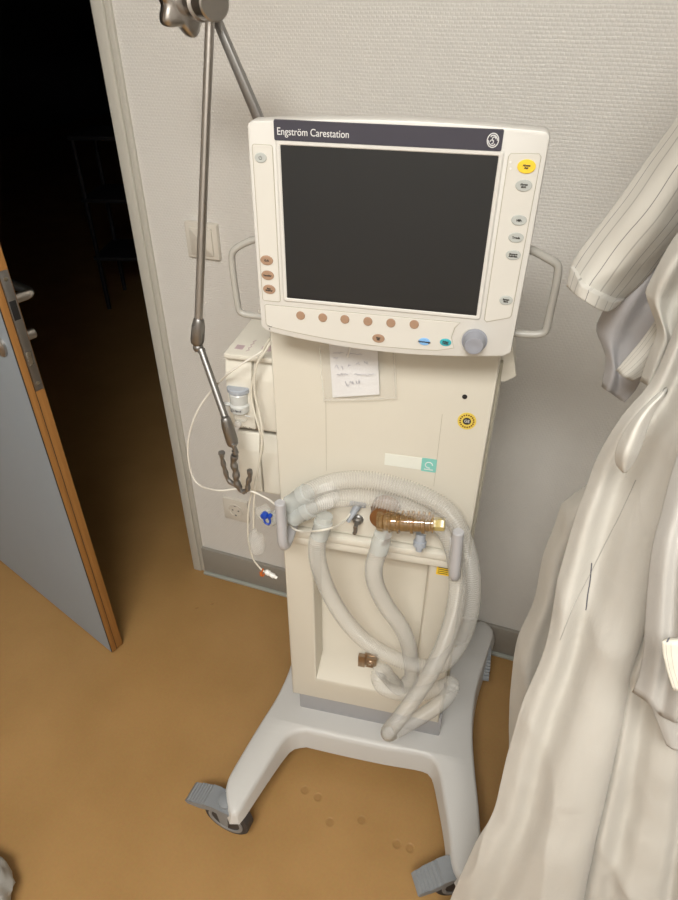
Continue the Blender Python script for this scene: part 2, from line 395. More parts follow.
# light switch and wall socket
S = .081
def face_plate(name, x, z, label, cat):
    e = empty(name, (x+S/2, 0, z)); tag(e, label, cat); return e
sw = face_plate('light_switch', -.8013, 1.0701, 'cream square light switch on the wall beside the door frame', 'light switch')
b = MB(); slab(b, rrect(-S/2, 0, S/2, S, .004), -.011, 0, .003); b.build('cover_plate', 'switch', sw)
b = MB(); slab(b, rrect(-.028, .010, .028, .070, .002), -.0155, -.0105, .002); b.build('rocker', 'switch', sw)
sk = face_plate('wall_socket', -.7978, .2718, 'cream square power socket low on the wall above the baseboard', 'socket')
b = MB(); slab(b, rrect(-S/2, 0, S/2, S, .004), -.010, -.0, .003); b.build('cover_plate', 'switch', sk)
b = MB()
b.lathe((0, -.0095, .0405), (0, -1, 0), [(0, .0235), (.0028, .0225), (.0028, .0195), (-.0, .0190), (-.0, .001)], 32); b.build('socket_well', 'switch', sk)
b = MB()
for dx in (-.0095, .0095): b.lathe((dx, -.0097, .0405), (0, -1, 0), [(0, .003), (.0006, .003)], 12)
for dz in (-.018, .018): b.box((-.003, -.0125, .0405+dz-.002), (.003, -.0095, .0405+dz+.002), .0005)
b.build('contact_hole', 'metal_dk', sk)

# faintly seen frame in the dark corridor
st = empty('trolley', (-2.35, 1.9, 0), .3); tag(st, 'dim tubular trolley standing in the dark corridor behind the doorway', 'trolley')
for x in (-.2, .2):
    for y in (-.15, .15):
        b = MB(); b.cyl((x, y, .0), (x, y, .95), .012); b.build('leg', 'trolley_dimmed', st)
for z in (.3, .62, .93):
    b = MB(); b.box((-.22, -.17, z), (.22, .17, z+.02), .004); b.build('shelf', 'trolley_dimmed', st)

# ------------------------------------------------------------------ the breathing machine
ven = empty('ventilator', ORG, TH)
tag(ven, 'cream hospital breathing machine on a wheeled base with a dark screen on top', 'ventilator')
# --- base
def ztop(y): return .130 - max(0, min(1, (y-.22)/.15))*.008
def zbot(y):
    return .060 + max(0, min(1, (-.09-y)/.18))*.032 + max(0, min(1, (y-.20)/.15))*.025
base_o = [(-.130, -.052), (-.04, -.053), (.06, -.052), (.150, -.048), (.176, -.056), (.190, -.080), (.207, -.140), (.222, -.200), (.232, -.248), (.243, -.276), (.254, -.284), (.266, -.278),
          (.284, -.240), (.290, -.205), (.284, -.140), (.270, -.05), (.261, .03), (.260, .10), (.266, .17), (.282, .25), (.300, .335), (.301, .358), (.284, .380), (.262, .386),
          (.246, .370), (.235, .330), (.215, .290), (.18, .27), (.10, .265), (-.10, .265), (-.15, .27), (-.175, .285), (-.195, .32), (-.205, .355), (-.220, .368), (-.238, .360),
          (-.246, .335), (-.236, .25), (-.224, .17), (-.220, .10), (-.228, .02), (-.244, -.05), (-.259, -.12), (-.273, -.195), (-.270, -.222), (-.256, -.252), (-.240, -.272), (-.228, -.274), (-.220, -.258), (-.212, -.225), (-.196, -.160), (-.178, -.095), (-.162, -.066)]
o_s = [tuple(v[:2]) for v in spline([(x, y, 0) for x, y in base_o+[base_o[0]]], 170)][:-1]
b = MB()
lv = [(grow(o_s, .002), lambda y: zbot(y)), (grow(o_s, .006), lambda y: zbot(y)+.006), (grow(o_s, .0), lambda y: ztop(y)-.014), (grow(o_s, -.0025), lambda y: ztop(y)-.004), (grow(o_s, -.008), lambda y: ztop(y))]
lvr = [[b.bm.verts.new((x, y, fz(y))) for x, y in oo] for oo, fz in lv]
nn_ = len(o_s)
for r_a, r_b in zip(lvr, lvr[1:]):
    for k in range(nn_): b.bm.faces.new((r_a[k], r_a[(k+1) % nn_], r_b[(k+1) % nn_], r_b[k]))
from mathutils.geometry import tessellate_polygon
for vs_ in (lvr[0], lvr[-1]):
    for t3 in tessellate_polygon([[V(v.co.x, v.co.y, 0) for v in vs_]]):
        b.bm.faces.new([vs_[k] for k in t3])
b.build('wheeled_base', 'base', ven, 40)
b = MB(); b.box((-.162, .006, .12), (.182, .26, .20), .004); b.build('plinth', 'plinth', ven)
# --- casters
def caster(px, py, ang, front=True):
    R = Matrix.Rotation(ang, 3, 'Z')
    def T(p): return R @ Vector(p) + V(px, py, 0)
    r = .056
    b = MB()
    b.cyl(T((0, 0, .10)), T((0, 0, .122)), .018, bev=.002)
    prof = [(-.024, .100), (-.014, .112), (.03, .113), (.050, .104), (.046, .097), (.014, .092), (.009, .046), (-.009, .046), (-.014, .092)]
    b.rings([[T((x, s, z)) for x, z in prof] for s in (-.023, -.018)])
    b.rings([[T((x, s, z)) for x, z in prof] for s in (.018, .023)])
    top = [(-.030, .094), (-.026, .104), (-.016, .114), (.03, .113), (.052, .103), (.058, .090), (.052, .086), (.046, .096), (.028, .105), (-.016, .107), (-.024, .098), (-.027, .094)]
    b.rings([[T((x, s, z)) for x, z in top] for s in (-.022, .022)])
    hs = b.build('caster', 'grey', ven)
    b = MB(); b.lathe(T((0, -.0145, r)), R @ V(0, 1, 0), [(0, r-.013), (0, r-.004), (.003, r), (.026, r), (.029, r-.004), (.029, r-.013)], 44)
    b.build('tyre', 'rubber', hs)
    b = MB(); b.lathe(T((0, -.0165, r)), R @ V(0, 1, 0), [(.012, .012), (.011, .034), (0, .036), (0, .0435), (.033, .0435), (.033, .036), (.022, .034), (.022, .001)], 36)
    b.lathe(T((0, -.0165, r)), R @ V(0, 1, 0), [(-.003, .001), (-.003, .010), (0, .012), (.033, .012), (.036, .010), (.036, .001)], 20)
    for f in b.bm.faces:
        q3 = R.transposed() @ (f.calc_center_median()-T((0, 0, r)))
        if .013 < math.hypot(q3.x, q3.z) < .0345: f.material_index = 1  # dark tyre material painted in for the shade inside the hub openings
    b.build('wheel_hub', ['hubgrey', 'rubber'], hs)
    if front:
        b = MB(); n = 6; pts = []
        for i in range(n*2+1):
            x = .050+i*.046/(n*2); z = .106-.020*i/(n*2) + (0.0 if i % 2 else -.0020)
            pts.append((x, z))
        o = [(.024, .114), (.046, .110)]+pts+[(.100, .078), (.095, .070), (.06, .080), (.030, .094)]
        b.rings([[T((x, s*(1 if x < .08 else .92), z)) for x, z in o] for s in (-.0235, .0235)])
        b.build('brake_pedal', 'grey', hs)
pL = L(232, 812, 0); wl_ = RCi @ (at_z(229, 814, .056)-ORG)
caster(wl_.x, wl_.y, math.radians(170)); caster(.255, -.252, math.radians(207))
caster(.272, .320, math.radians(-88), True); caster(-.226, .330, math.radians(80), False)
# --- cabinet with recess
X0, X1, Z0, Z1 = -.177, .175, .190, 1.150
rx0, rx1, rz0, rz1, rd = -.117, .110, .262, .700, .050
b = MB(); bm = b.bm
def q(*ps): bm.faces.new([bm.verts.new(p) for p in ps])
def grid_face(xa, xb, za, zb): q((xa, 0, za), (xb, 0, za), (xb, 0, zb), (xa, 0, zb))
fo = [(X0, 0, Z0), (X1, 0, Z0), (X1, 0, Z1), (X0, 0, Z1)]; ri = [(rx0, 0, rz0), (rx1, 0, rz0), (rx1, 0, rz1), (rx0, 0, rz1)]
rb = [(rx0+.004, rd, rz0+.045), (rx1-.004, rd, rz0+.045), (rx1-.004, rd, rz1-.003), (rx0+.004, rd, rz1-.003)]
bo = [(x, .06, z) for x, _, z in fo]
vf = [bm.verts.new(p) for p in fo]; vr = [bm.verts.new(p) for p in ri]; vb = [bm.verts.new(p) for p in rb]; vo = [bm.verts.new(p) for p in bo]
for i in range(4):
    j = (i+1) % 4
    bm.faces.new((vf[i], vf[j], vr[j], vr[i])); bm.faces.new((vr[i], vr[j], vb[j], vb[i])); bm.faces.new((vf[j], vf[i], vo[i], vo[j]))
bm.faces.new(vb); bm.faces.new(vo[::-1])
ed = [e for e in bm.edges if all(abs(v.co.y) < 1e-6 for v in e.verts) and not (e.verts[0] in vf) ^ (e.verts[1] in vf)]
bmesh.ops.bevel(bm, geom=ed, offset=.005, segments=3, profile=.5, affect='EDGES')
b.build('front_cabinet', 'cream', ven, 50)
b = MB(); b.box((-.168, .06, .17), (.185, .33, 1.11), .006); b.build('rear_chassis', 'cream2', ven)
b = MB(); b.box((.174, .020, .20), (.1805, .06, 1.12), .002); b.build('side_shade_strip', 'seam', ven)  # dark strip painted in for the shading on the chassis side
for x_, za_, zb_ in ((-.0875, .885, 1.035), (.1005, .885, 1.03)):
    b = MB(); b.box((x_-.0003, -.0004, za_), (x_+.0003, .001, zb_)); b.build('panel_seam', 'seam', ven)
b = MB(); b.lathe((.131, .002, 1.066), (0, -1, 0), [(0, .004), (.0026, .004), (.003, .0026), (.0026, .001)], 16); b.build('indicator_hole', 'black', ven)
# cream bracket at the right shoulder
b = MB(); q0 = [L(494, 340, .03), L(495, 381, .03), L(505, 381.5, .03), L(516, 376, .03), L(513, 350, .03), L(512, 340, .03)]
b.rings([[p + V(0, dy, 0) for p in q0] for dy in (0, .03, .10)]); b.build('shoulder_bracket', 'cream2', ven)
# connector panel and ledge
b = MB(); slab(b, rrect(-.150, .745, .130, .822, .006), -.003, .002, .002); b.build('connector_panel', 'cream2', ven)
b = MB(); b.box((-.1785, -.012, .706), (.1765, .002, .7245), .003); b.box((-.1785, -.016, .7255), (.1765, .002, .744), .005)
b.build('front_ledge', 'cream2', ven)
# grey upright handles on the ledge
def rail(u, v0, v1, y, side):
    p = L(u[0], v0, y); p2 = L(u[1], v1, y)
    b = MB(); b.tube(spline([p, p.lerp(p2, .5), p2, p2+V(.002, .012, -.012), p2+V(side*.004, .04, -.004), p2+V(side*.006, .078, .012)], 26), .0095, 16)
    b.cyl(p+V(0, 0, -.001), p+V(0, 0, .002), .0095, .008)
    b.build('rail_handle', 'grey_lt', ven)
rail((280, 283), 503, 543, -.075, 1); rail((458.5, 454.5), 532, 574, -.075, -1)
# stickers
def sticker(name, o, m, y=-.0008):
    b = MB(); b.rings([[(x, y, z) for x, z in o], [(x, .0005, z) for x, z in o]]); return b.build(name, m, ven)
def ell(cx, cz, a, c, n=28): return [(cx+a*math.cos(2*PI*k/n), cz+c*math.sin(2*PI*k/n)) for k in range(n)]
s1 = sticker('round_seal_sticker', ell(.1395, 1.023, .0145, .0155), 'gold')
b = MB(); b.lathe((.1395, -.0008, 1.023), (0, -1, 0), [(0, .0065), (.0003, .0065), (.0003, .001)], 20); b.build('seal_centre', 'ink', s1)
text('seal_text', 'GE', .007, 'silver', s1, (.1395, -.0013, 1.023))
for k in range(16):
    a = 2*PI*k/16
b = MB()
for k in range(18):
    a = 2*PI*k/18; c = V(.1395+.0105*math.cos(a), -.0009, 1.023+.0112*math.sin(a)); b.box(c-V(.0012, .0002, .0012), c+V(.0012, .0002, .0012))
b.build('seal_lettering', 'amber_dk', s1, 0)
s2 = sticker('teal_sticker', rrect(.076, .914, .101, .941, .002), 'tealst')
b = MB(); b.tube([(.0885+.006*math.cos(t/10*PI*1.6), -.0010, .928+.006*math.sin(t/10*PI*1.6)) for t in range(11)], .0008, 6); b.box((.081, -.0012, .918), (.096, -.0007, .9195)); b.build('sticker_symbol', 'silver', s2)
sticker('pale_sticker', rrect(.014, .916, .076, .940, .001), 'whitest')
s3 = sticker('warning_sticker', rrect(.1235, .676, .1480, .700, .001), 'yellow')
b = MB()
for k in range(4): b.box((.1265, -.0012, .680+k*.005), (.145, -.0007, .6815+k*.005))
b.build('warning_print', 'ink', s3, 0)

# bracket in the recess
p = L(367, 660, rd-.012)
b = MB(); b.box(p+V(-.006, -.002, -.018), p+V(.022, .004, .022), .001); b.box(p+V(-.020, -.006, -.022), p+V(-.004, .004, .016), .001)
b.box(p+V(.000, -.010, .014), p+V(.024, 0, .020), .001)
b.box(p+V(.000, -.012, -.010), p+V(.016, 0, -.004), .001)
for dz in (.006, -.012): b.lathe(p+V(.008, -.002, dz), (0, -1, 0), [(0, .0045), (.003, .004), (.0035, .001)], 14, 1)
b.build('recess_clip', ['bronze', 'chrome'], ven)

# --- ports
pA = L(325, 506, -.03)
b = MB(); b.lathe((pA.x, 0, pA.z+.006), (0, -1, 0), [(0, .021), (.010, .021), (.014, .017), (.028, .015), (.030, .001)], 28); b.build('inspiratory_port', 'white', ven)
pc = L(357, 522, -.012)
b = MB(); b.lathe((pc.x, -.002, pc.z), (0, -1, 0), [(0, .0105), (.004, .0105), (.006, .008), (.010, .008), (.012, .004), (.026, .004), (.027, .001)], 20)
b.tube([(pc.x, -.022, pc.z), (pc.x, -.026, pc.z-.012), (pc.x-.002, -.026, pc.z-.016)], .0038, 10); b.build('gas_fitting', 'metal_dk', ven)
pg = L(352, 513, -.020)
b = MB(); b.cyl(pg+V(.008, .012, .010), pg+V(-.006, -.008, -.016), .0075, .0035, bev=.001); b.box(pg+V(-.008, .012, .004), pg+V(.022, .02, .012), .002); b.build('sensor_plug', 'trafo', ven)
# amber exhalation valve
a0 = L(383, 521, -.045); a1 = L(438, 524, -.045)
ax = (a1-a0).normalized()
vb_ = MB()
Lt = (a1-a0).length
vb_.lathe(a0, ax, [(-.010, .010), (-.008, .021), (.002, .0225), (.004, .018), (.010, .018), (.012, .0215), (.015, .0215), (.017, .0175), (.024, .017), (.026, .0205), (.029, .0205), (.031, .0165), (Lt*.50, .0165), (Lt*.52, .020), (Lt*.57, .020), (Lt*.59, .016), (Lt*.70, .0155), (Lt*.72, .0185), (Lt*.77, .0185), (Lt*.79, .0145), (Lt*.88, .0145), (Lt*.90, .0165), (Lt*.93, .0165), (Lt*.95, .010)], 32)
for k in range(9):
    c = a0+ax*(.006+k*.009)+V(0, .0, .017); vb_.cyl(c, c+V(0, .004, .006), .0022, n=8)
valve = vb_.build('exhalation_valve', 'amber', ven)
b = MB(); b.lathe(a0, ax, [(-.004, .006), (0, .011)]+[(.004+k*.004, .011+.002*(k % 2)) for k in range(int(Lt/.004)-3)]+[(Lt-.004, .008)], 22); b.build('valve_glint_core', 'bronze', valve)  # metal core added inside to give glints through the amber
b = MB(); b.lathe(a1-ax*.012, ax, [(0, .010), (.002, .0115), (.022, .0115), (.024, .009)], 6); b.build('valve_end_cap', 'amber_y', valve)
b = MB(); b.lathe(a0+V(0, .036, .002), (0, -1, 0), [(0, .026), (.010, .026), (.014, .021), (.018, .024), (.034, .024), (.036, .014)], 28)
b.tube([a0+V(.012, -.012, -.015), a0+V(.010, -.014, -.034), a0+V(.004, -.010, -.046)], .0045, 10)
for k in range(3): b.box(a0+V(.024+k*.019, -.006, -.006), a0+V(.030+k*.019, .0, .019), .001)
b.build('valve_collar', 'amber_dk', valve)
pv = L(420, 541, -.040)
b = MB(); b.lathe(pv+V(0, .006, .012), (0, -.25, -1), [(0, .009), (.014, .009), (.015, .0115), (.024, .0115), (.025, .007), (.034, .006)], 20); b.build('drain_fitting', 'trafo', valve)

# --- left side modules
def module(x0, x1, z0, z1, y0, y1, m='cream2', cut=.018):
    b = MB(); o = [(y0+cut*.55, z1), (y0, z1-cut*1.9), (y0, z0+.004), (y0+.004, z0), (y1, z0), (y1, z1)]
    b.rings([[(x, y, z) for y, z in o] for x in (x0, x1)])
    bmesh.ops.bevel(b.bm, geom=b.bm.edges[:], offset=.0035, segments=2, profile=.5, affect='EDGES'); return b
MZ0, MZ1 = .935, 1.073
gm = module(-.268, -.2205, MZ0, MZ1, .020, .22).build('gas_module', 'cream2', ven)
module(-.2185, -.181, MZ0, MZ1+.0, .020, .22).build('module_cover', 'cream2', ven)
b = MB(); b.box((-.264, .016, MZ1+.002), (-.179, .30, MZ1+.012), .003); b.build('module_shelf', 'cream2', ven)
b = MB(); b.box((-.266, .04, .922), (-.179, .30, .934), .002); b.build('module_rail', 'metal_dk', ven)
module(-.264, -.2205, .784, .918, .028, .26).build('lower_module', 'cream2', ven)
module(-.2185, -.181, .784, .918, .028, .26).build('lower_module', 'cream2', ven)
b = MB(); b.box((-.260, .045, .775), (-.181, .30, .783), .001); b.build('module_rail', 'black', ven)
b = MB(); b.box((-.272, .05, .17), (-.19, .30, .20), .002)
b.bm.free()
# water trap on the gas module
tx = -.246
b = MB(); b.lathe((tx, .024, 1.012), (0, 0, 1), [(0, .019), (.002, .0205), (.008, .0205), (.010, .018)], 28); b.build('trap_latch', 'trafo', gm)
b = MB(); b.lathe((tx, .020, .974), (0, 0, 1), [(0, .014), (.002, .017), (.014, .018), (.018, .0155), (.036, .0165), (.038, .015)], 28)
b.cyl((tx-.014, .012, .990), (tx-.025, .006, .992), .0035, bev=.001)
b.cyl((tx+.014, .004, .976), (tx+.024, .002, .976), .0012, n=8)
wt = b.build('water_trap', 'trap', gm)
text('trap_text', 'D-fend', .0065, 'plate', wt, (tx, .0012, .984))
b = MB(); b.lathe((tx, .020, .956), (0, 0, 1), [(0, .010), (.001, .012), (.017, .0135), (.018, .012)], 24); b.build('trap_cup', 'clear', wt)
b = MB(); b.lathe((tx-.006, .019, .947), (0, -1, 0), [(0, .006), (.004, .006), (.005, .002)], 16); b.build('module_socket', 'white', gm)
text('module_text', 'CO₂  O₂', .0045, 'ink', gm, (-.236, .0195, .9395))
# faint printed marks on the module shelf
b = MB(); b.box((-.252, .035, MZ1+.0118), (-.238, .050, MZ1+.0124)); b.tube([(-.23+.004*(k % 2), .03+k*.006, MZ1+.0125) for k in range(8)], .0006, 5); b.build('shelf_print', 'purple', ven)
b = MB(); b.lathe((-.197, .05, MZ1+.010), (0, 0, 1), [(0, .012), (.0022, .012), (.0024, .009), (.0024, .001)], 24); b.build('shelf_mark', 'purple', ven)

# --- monitor
mon_out = []
mx0, mx1, mz0, mz1 = -.160, .182, 1.182, 1.445
def zb(x): t = (x-mx0)/(mx1-mx0); return mz0-.015*math.sin(PI*t)**.8
def zt(x): t = (x-mx0)/(mx1-mx0); return mz1+.006*math.sin(PI*t)+.003*t
out = []
n = 26; cr_ = .008
for k in range(n+1):
    x = mx0+cr_+(mx1-mx0-2*cr_)*k/n; out.append((x, zb(x)))
for k in range(1, 6): a = -PI/2+PI/2*k/6; out.append((mx1-cr_+cr_*math.cos(a), zb(mx1)+cr_+cr_*math.sin(a)))
out.append((mx1+.0005, (mz0+mz1)/2))
for k in range(0, 6): a = PI/2*k/6; out.append((mx1-cr_+cr_*math.cos(a), zt(mx1)-cr_+cr_*math.sin(a)))
for k in range(n+1):
    x = mx1-cr_-(mx1-mx0-2*cr_)*k/n; out.append((x, zt(x)))
for k in range(1, 6): a = PI/2+PI/2*k/6; out.append((mx0+cr_+cr_*math.cos(a), zt(mx0)-cr_+cr_*math.sin(a)))
out.append((mx0-.0005, (mz0+mz1)/2))
for k in range(0, 6): a = PI+PI/2*k/6; out.append((mx0+cr_+cr_*math.cos(a), zb(mx0)+cr_+cr_*math.sin(a)))
YM = -.080
b = MB()
P = lambda oo, y: [(a, y, c) for a, c in oo]
b.rings([P(grow(out, -.003), YM), P(grow(out, -.001), YM+.0008), P(out, YM+.003), P(grow(out, .0005), YM+.022), P(grow(out, -.003), YM+.030), P(grow(out, -.035), YM+.062)])
monitor = b.build('monitor', 'monitor', ven, 40)
b = MB(); b.box((-.05, YM+.055, 1.17), (.07, YM+.12, 1.36), .01); b.box((-.06, .01, 1.12), (.08, .10, 1.20), .005); b.build('monitor_neck', 'cream2', ven)
def mp(name, mb, m, parent=monitor, smooth=35): return mb.build(name, m, parent, smooth)
# screen with bezel rim
sx0, sx1, sz0, sz1 = -.1195, .1310, 1.2335, 1.4215
bz = MB()
def frame(mb, o1, o2, y1, y2):
    pass
rim = [(sx0-.005, sz0-.005), (sx1+.005, sz0-.005), (sx1+.005, sz1+.005), (sx0-.005, sz1+.005)]
scr = [(sx0, sz0), (sx1, sz0), (sx1, sz1), (sx0, sz1)]
bz.rings([[(x, YM-.0003, z) for x, z in rrect(sx0-.006, sz0-.006, sx1+.006, sz1+.006, .004)], [(x, YM-.0022, z) for x, z in rrect(sx0-.004, sz0-.004, sx1+.004, sz1+.004, .003)],
          [(x, YM-.0022, z) for x, z in rrect(sx0-.001, sz0-.001, sx1+.001, sz1+.001, .0015)], [(x, YM-.0003, z) for x, z in rrect(sx0+.001, sz0+.001, sx1-.001, sz1-.001, .001)]], cap=False)
mp('screen_rim', bz, 'monitor')
b = MB(); b.box((sx0, YM-.0012, sz0), (sx1, YM+.001, sz1)); mp('screen', b, 'screen', smooth=0)
b = MB(); b.box((sx0, YM-.0014, sz0), (sx1, YM-.0008, sz0+.0035)); mp('screen_mask', b, 'black', smooth=0)
b = MB(); b.rings([[(x, YM-.0025, z) for x, z in rrect(-.126, 1.4265, .1325, 1.4475, .0015)], [(x, YM+.001, z) for x, z in rrect(-.1265, 1.426, .133, 1.448, .0015)]]); npl = mp('name_plate', b, 'plate')
text('name_text', 'Engström Carestation', .0112, 'silver', npl, (-.1225, YM-.0029, 1.4358), align='LEFT', sx=.86)
b = MB()
gc = V(.1225, YM-.0028, 1.4370)
ringp = [gc+V(.0060*math.cos(2*PI*k/32), 0, .0070*math.sin(2*PI*k/32)) for k in range(33)]
b.tube(ringp, .0006, 6)
for s in (1, -1):
    b.tube([gc+V(s*.0048*math.cos(t)*(1-.1*t), 0, s*.0052*math.sin(t)) for t in [k*.35 for k in range(8)]], .0006, 6)
    b.tube([gc+V(s*(.001+.0018*math.cos(t)), 0, s*.0015+.002*math.sin(t)) for t in [k*.6 for k in range(9)]], .0005, 6)
mp('emblem', b, 'silver', npl)
# inset panels left, right, bottom
def inset(o, name='inset_panel'):
    b = MB(); b.rings([[(x, YM-.0008, z) for x, z in grow(o, -.0008)], [(x, YM-.0002, z) for x, z in o], [(x, YM+.001, z) for x, z in o]]); po = mp(name, b, 'inset')
    b = MB(); b.tube([(x, YM-.0003, z) for x, z in o+[o[0]]], .0004, 5); mp('inset_line', b, 'seam', po); return po
inset(rrect(-.1545, 1.226, -.1295, 1.4205, .003)); 
inset([(.1415, 1.2290), (.1445, 1.2260), (.172, 1.2345), (.1740, 1.238), (.1760, 1.4225), (.1735, 1.4255), (.1435, 1.4245), (.1415, 1.4215)])
bo_ = [(-.152, 1.192)] + [(-.148+i*.026, zb(-.148+i*.026)+.009) for i in range(10)] + [(.108, 1.185), (.103, 1.200), (.106, 1.214), (.112, 1.2215), (.100, 1.2215), (-.150, 1.2205), (-.152, 1.219)]
inset(bo_)
def button(u, v, rx, rz, m, txt=None, tm='ink', name='button'):
    c = L(u, v, YM); kf = 1.12 if m == 'tan' else .96; rx *= kf; rz *= kf
    b = MB(); o = ell(c.x, c.z, rx, rz, 26)
    b.rings([[(x, YM-.0022, z) for x, z in grow(o, -.0007)], [(x, YM-.0018, z) for x, z in grow(o, -.0002)], [(x, YM, z) for x, z in o]])
    bt = mp(name, b, m)
    if txt: text('button_text', txt, .0030 if '\n' in txt or len(txt) > 6 else .0034, tm, bt, (c.x, YM-.0024, c.z), sx=.9, off=.00018)
    return bt
OX, OZ = .0078, .0055
button(261, 157.5, OX, .006, 'btn', None)
c = L(261, 157.5, YM); b = MB(); b.tube([c+V(.0019*math.sin(t), -.0024, .0019*math.cos(t)) for t in [.6+k*.5 for k in range(11)]], .0003, 5); b.tube([c+V(0, -.0024, .0003), c+V(0, -.0024, .0026)], .0003, 5); mp('power_symbol', b, 'ink')
for (u, v, t) in ((267, 260, 'O₂%'), (268, 275, 'Vernebler'), (269.5, 289, 'Beat.\nManöver')): button(u, v, OX, .0058, 'tan', t)
for (u, v) in ((300.8, 315.2), (322.9, 317.3), (345, 319), (368, 321), (391, 322.6), (414.3, 324)): button(u, v, .0056, .0056, 'tan')
button(378.6, 338, .0076, .0056, 'tan', 'Mehr\nInfo'); button(424.4, 341.2, .0080, .0055, 'blue', 'Normalanzeige'); button(445.6, 342, .0080, .0056, 'teal', 'Patient\nTabelle')
button(526.5, 166.3, .0105, .0078, 'yellow', 'Alarme\nAus'); button(523.8, 185.3, .0096, .0066, 'btn', 'Alarme\neinst.')
button(519, 220, .0092, .0062, 'btn', 'Hilfe'); button(516, 237.3, .0092, .0062, 'btn', 'Trends'); button(513.3, 254.7, .0092, .0062, 'btn', 'Moment-\nAufnahm.'); button(506, 300, .0086, .0062, 'btn', 'System\neinst.')
for v in (162, 168.5):
    c = L(510.5, v, YM); b = MB(); b.lathe(c, (0, -1, 0), [(0, .0013), (.0013, .0012), (.0014, .0004)], 10); mp('alarm_lamp', b, 'white')
c = L(270, 326, YM); b = MB(); b.tube([c+V(-.003+k*.0015, -.0012, .0008*math.sin(k*1.6)) for k in range(5)], .00035, 5); b.lathe(c+V(-.0005, -.0008, -.004), (0, -1, 0), [(0, .0008), (.0004, .0008)], 8); mp('printed_symbol', b, 'ink')
c = L(474.5, 340.5, YM)
b = MB(); b.lathe(c, (0, -1, 0), [(0, .0165), (.0015, .0165), (.002, .0145), (.003, .0138), (.014, .0128), (.017, .0115), (.0175, .009), (.0165, .0055), (.0160, .001)], 36); mp('rotary_knob', b, 'knob')
b = MB(); b.tube([(c.x+.0175*math.cos(a)-.001, YM-.0004, c.z+.0175*math.sin(a)) for a in [math.radians(110+k*10) for k in range(17)]], .0006, 6); mp('knob_surround', b, 'inset')
# bail handles either side of the monitor
def bail(pts, r):
    b = MB(); b.tube(spline([L(u, v, y) for u, v, y in pts], 60), r, 12); mp('bail_handle', b, 'bail')
bail([(262, 238, -.045), (250, 241, -.045), (238, 247, -.045), (232.5, 253, -.045), (232, 262, -.045), (234, 280, -.045), (237, 300, -.045), (239, 310, -.045), (244, 314, -.045), (256, 316, -.045), (272, 317, -.045)], .0048)
bail([(522, 247, -.045), (534, 251, -.045), (547, 258, -.045), (556.5, 264, -.045), (558, 271, -.045), (555, 290, -.045), (550, 312, -.045), (546.5, 328, -.045), (543, 333, -.045), (534, 334.5, -.045), (512, 333, -.045)], .0052)

# ------------------------------------------------------------------ note in a clear sleeve, hung under the monitor
def sheet(name, corners, y0, y1, m, bow=.002, n=14, th=.0004):
    b = MB(); tl, tr, br, bl = [Vector((*c, 0)) for c in corners]
    G = []
    for j in range(n+1):
        row = []
        for i in range(n+1):
            a = tl.lerp(tr, i/n); c = bl.lerp(br, i/n); p = a.lerp(c, j/n)
            yy = y0+(y1-y0)*j/n - bow*math.sin(PI*i/n)*(j/n)
            row.append(L(p.x, p.y, yy))
        G.append(row)
    vs = [[b.bm.verts.new(p) for p in r] for r in G]; vk = [[b.bm.verts.new(p+V(0, th, 0)) for p in r] for r in G]
    for j in range(n):
        for i in range(n):
            b.bm.faces.new((vs[j][i], vs[j+1][i], vs[j+1][i+1], vs[j][i+1])); b.bm.faces.new((vk[j][i], vk[j][i+1], vk[j+1][i+1], vk[j+1][i]))
    for j in range(n):
        b.bm.faces.new((vs[j][0], vk[j][0], vk[j+1][0], vs[j+1][0])); b.bm.faces.new((vs[j][n], vs[j+1][n], vk[j+1][n], vk[j][n]))
        b.bm.faces.new((vs[0][j], vs[0][j+1], vk[0][j+1], vk[0][j])); b.bm.faces.new((vs[n][j], vk[n][j], vk[n][j+1], vs[n][j+1]))
    for v in b.bm.verts: v.co = toW(v.co)
    return b.build(name, m, None, 60)
sl = sheet('plastic_sleeve', [(319, 345), (395, 345), (397.5, 399), (323.5, 402)], -.0115, -.0100, 'sleeve', .003)
tag(sl, 'clear plastic sleeve holding a note under the monitor', 'plastic sleeve')
b = MB(); b.tube([toW(L(u, v, -.0095)) for u, v in ((324, 400), (350, 399.5), (375, 399), (396, 397.5), (394.5, 375), (393, 350))], .0008, 6); b.tube([toW(L(u, v, -.0095)) for u, v in ((324, 400), (321.5, 375), (320, 350))], .0008, 6)
b.build('sleeve_rim', 'clear', sl)
nt_ = sheet('paper_note', [(329, 344), (377.5, 345), (379.5, 394.5), (332.5, 397.5)], -.0095, -.0070, 'paper', .002)
tag(nt_, 'white handwritten paper note inside the clear sleeve', 'note')
random.seed(3)
b = MB()
def scrib(u0_, v0_, w_, h_, n_):
    pts = []
    for k in range(n_):
        pts.append((u0_+w_*k/(n_-1)+random.uniform(-.3, .3), v0_+random.uniform(-h_, h_)))
    b.tube([toW(L(u, v, -.0150)) for u, v in pts], .00038, 4)
for a in ((333, 353, 10, .9, 14), (346, 354, 16, .8, 16), (333, 358, 5, .8, 6), (335, 367, 4, 2, 6), (341, 368, 2, 2.2, 5), (348, 365, 2.5, 2.4, 6), (356, 364, 4, 1.8, 6), (364, 363, 4, 2, 6),
          (337, 375, 11, 2.2, 14), (354, 374.5, 20, 1.0, 22), (345, 384, 4, 3, 4), (350, 382, 4, 2.4, 7), (356, 382, 4, 2.4, 7)): scrib(*a)
b.build('handwriting', 'pen', nt_, 0)
b = MB(); b.tube([toW(L(u, v, y)) for u, v, y in ((347.5, 357, -.016), (349.5, 350, -.018), (351, 344, -.02))], .0012, 8)
b.build('string_tie', 'white', sl)

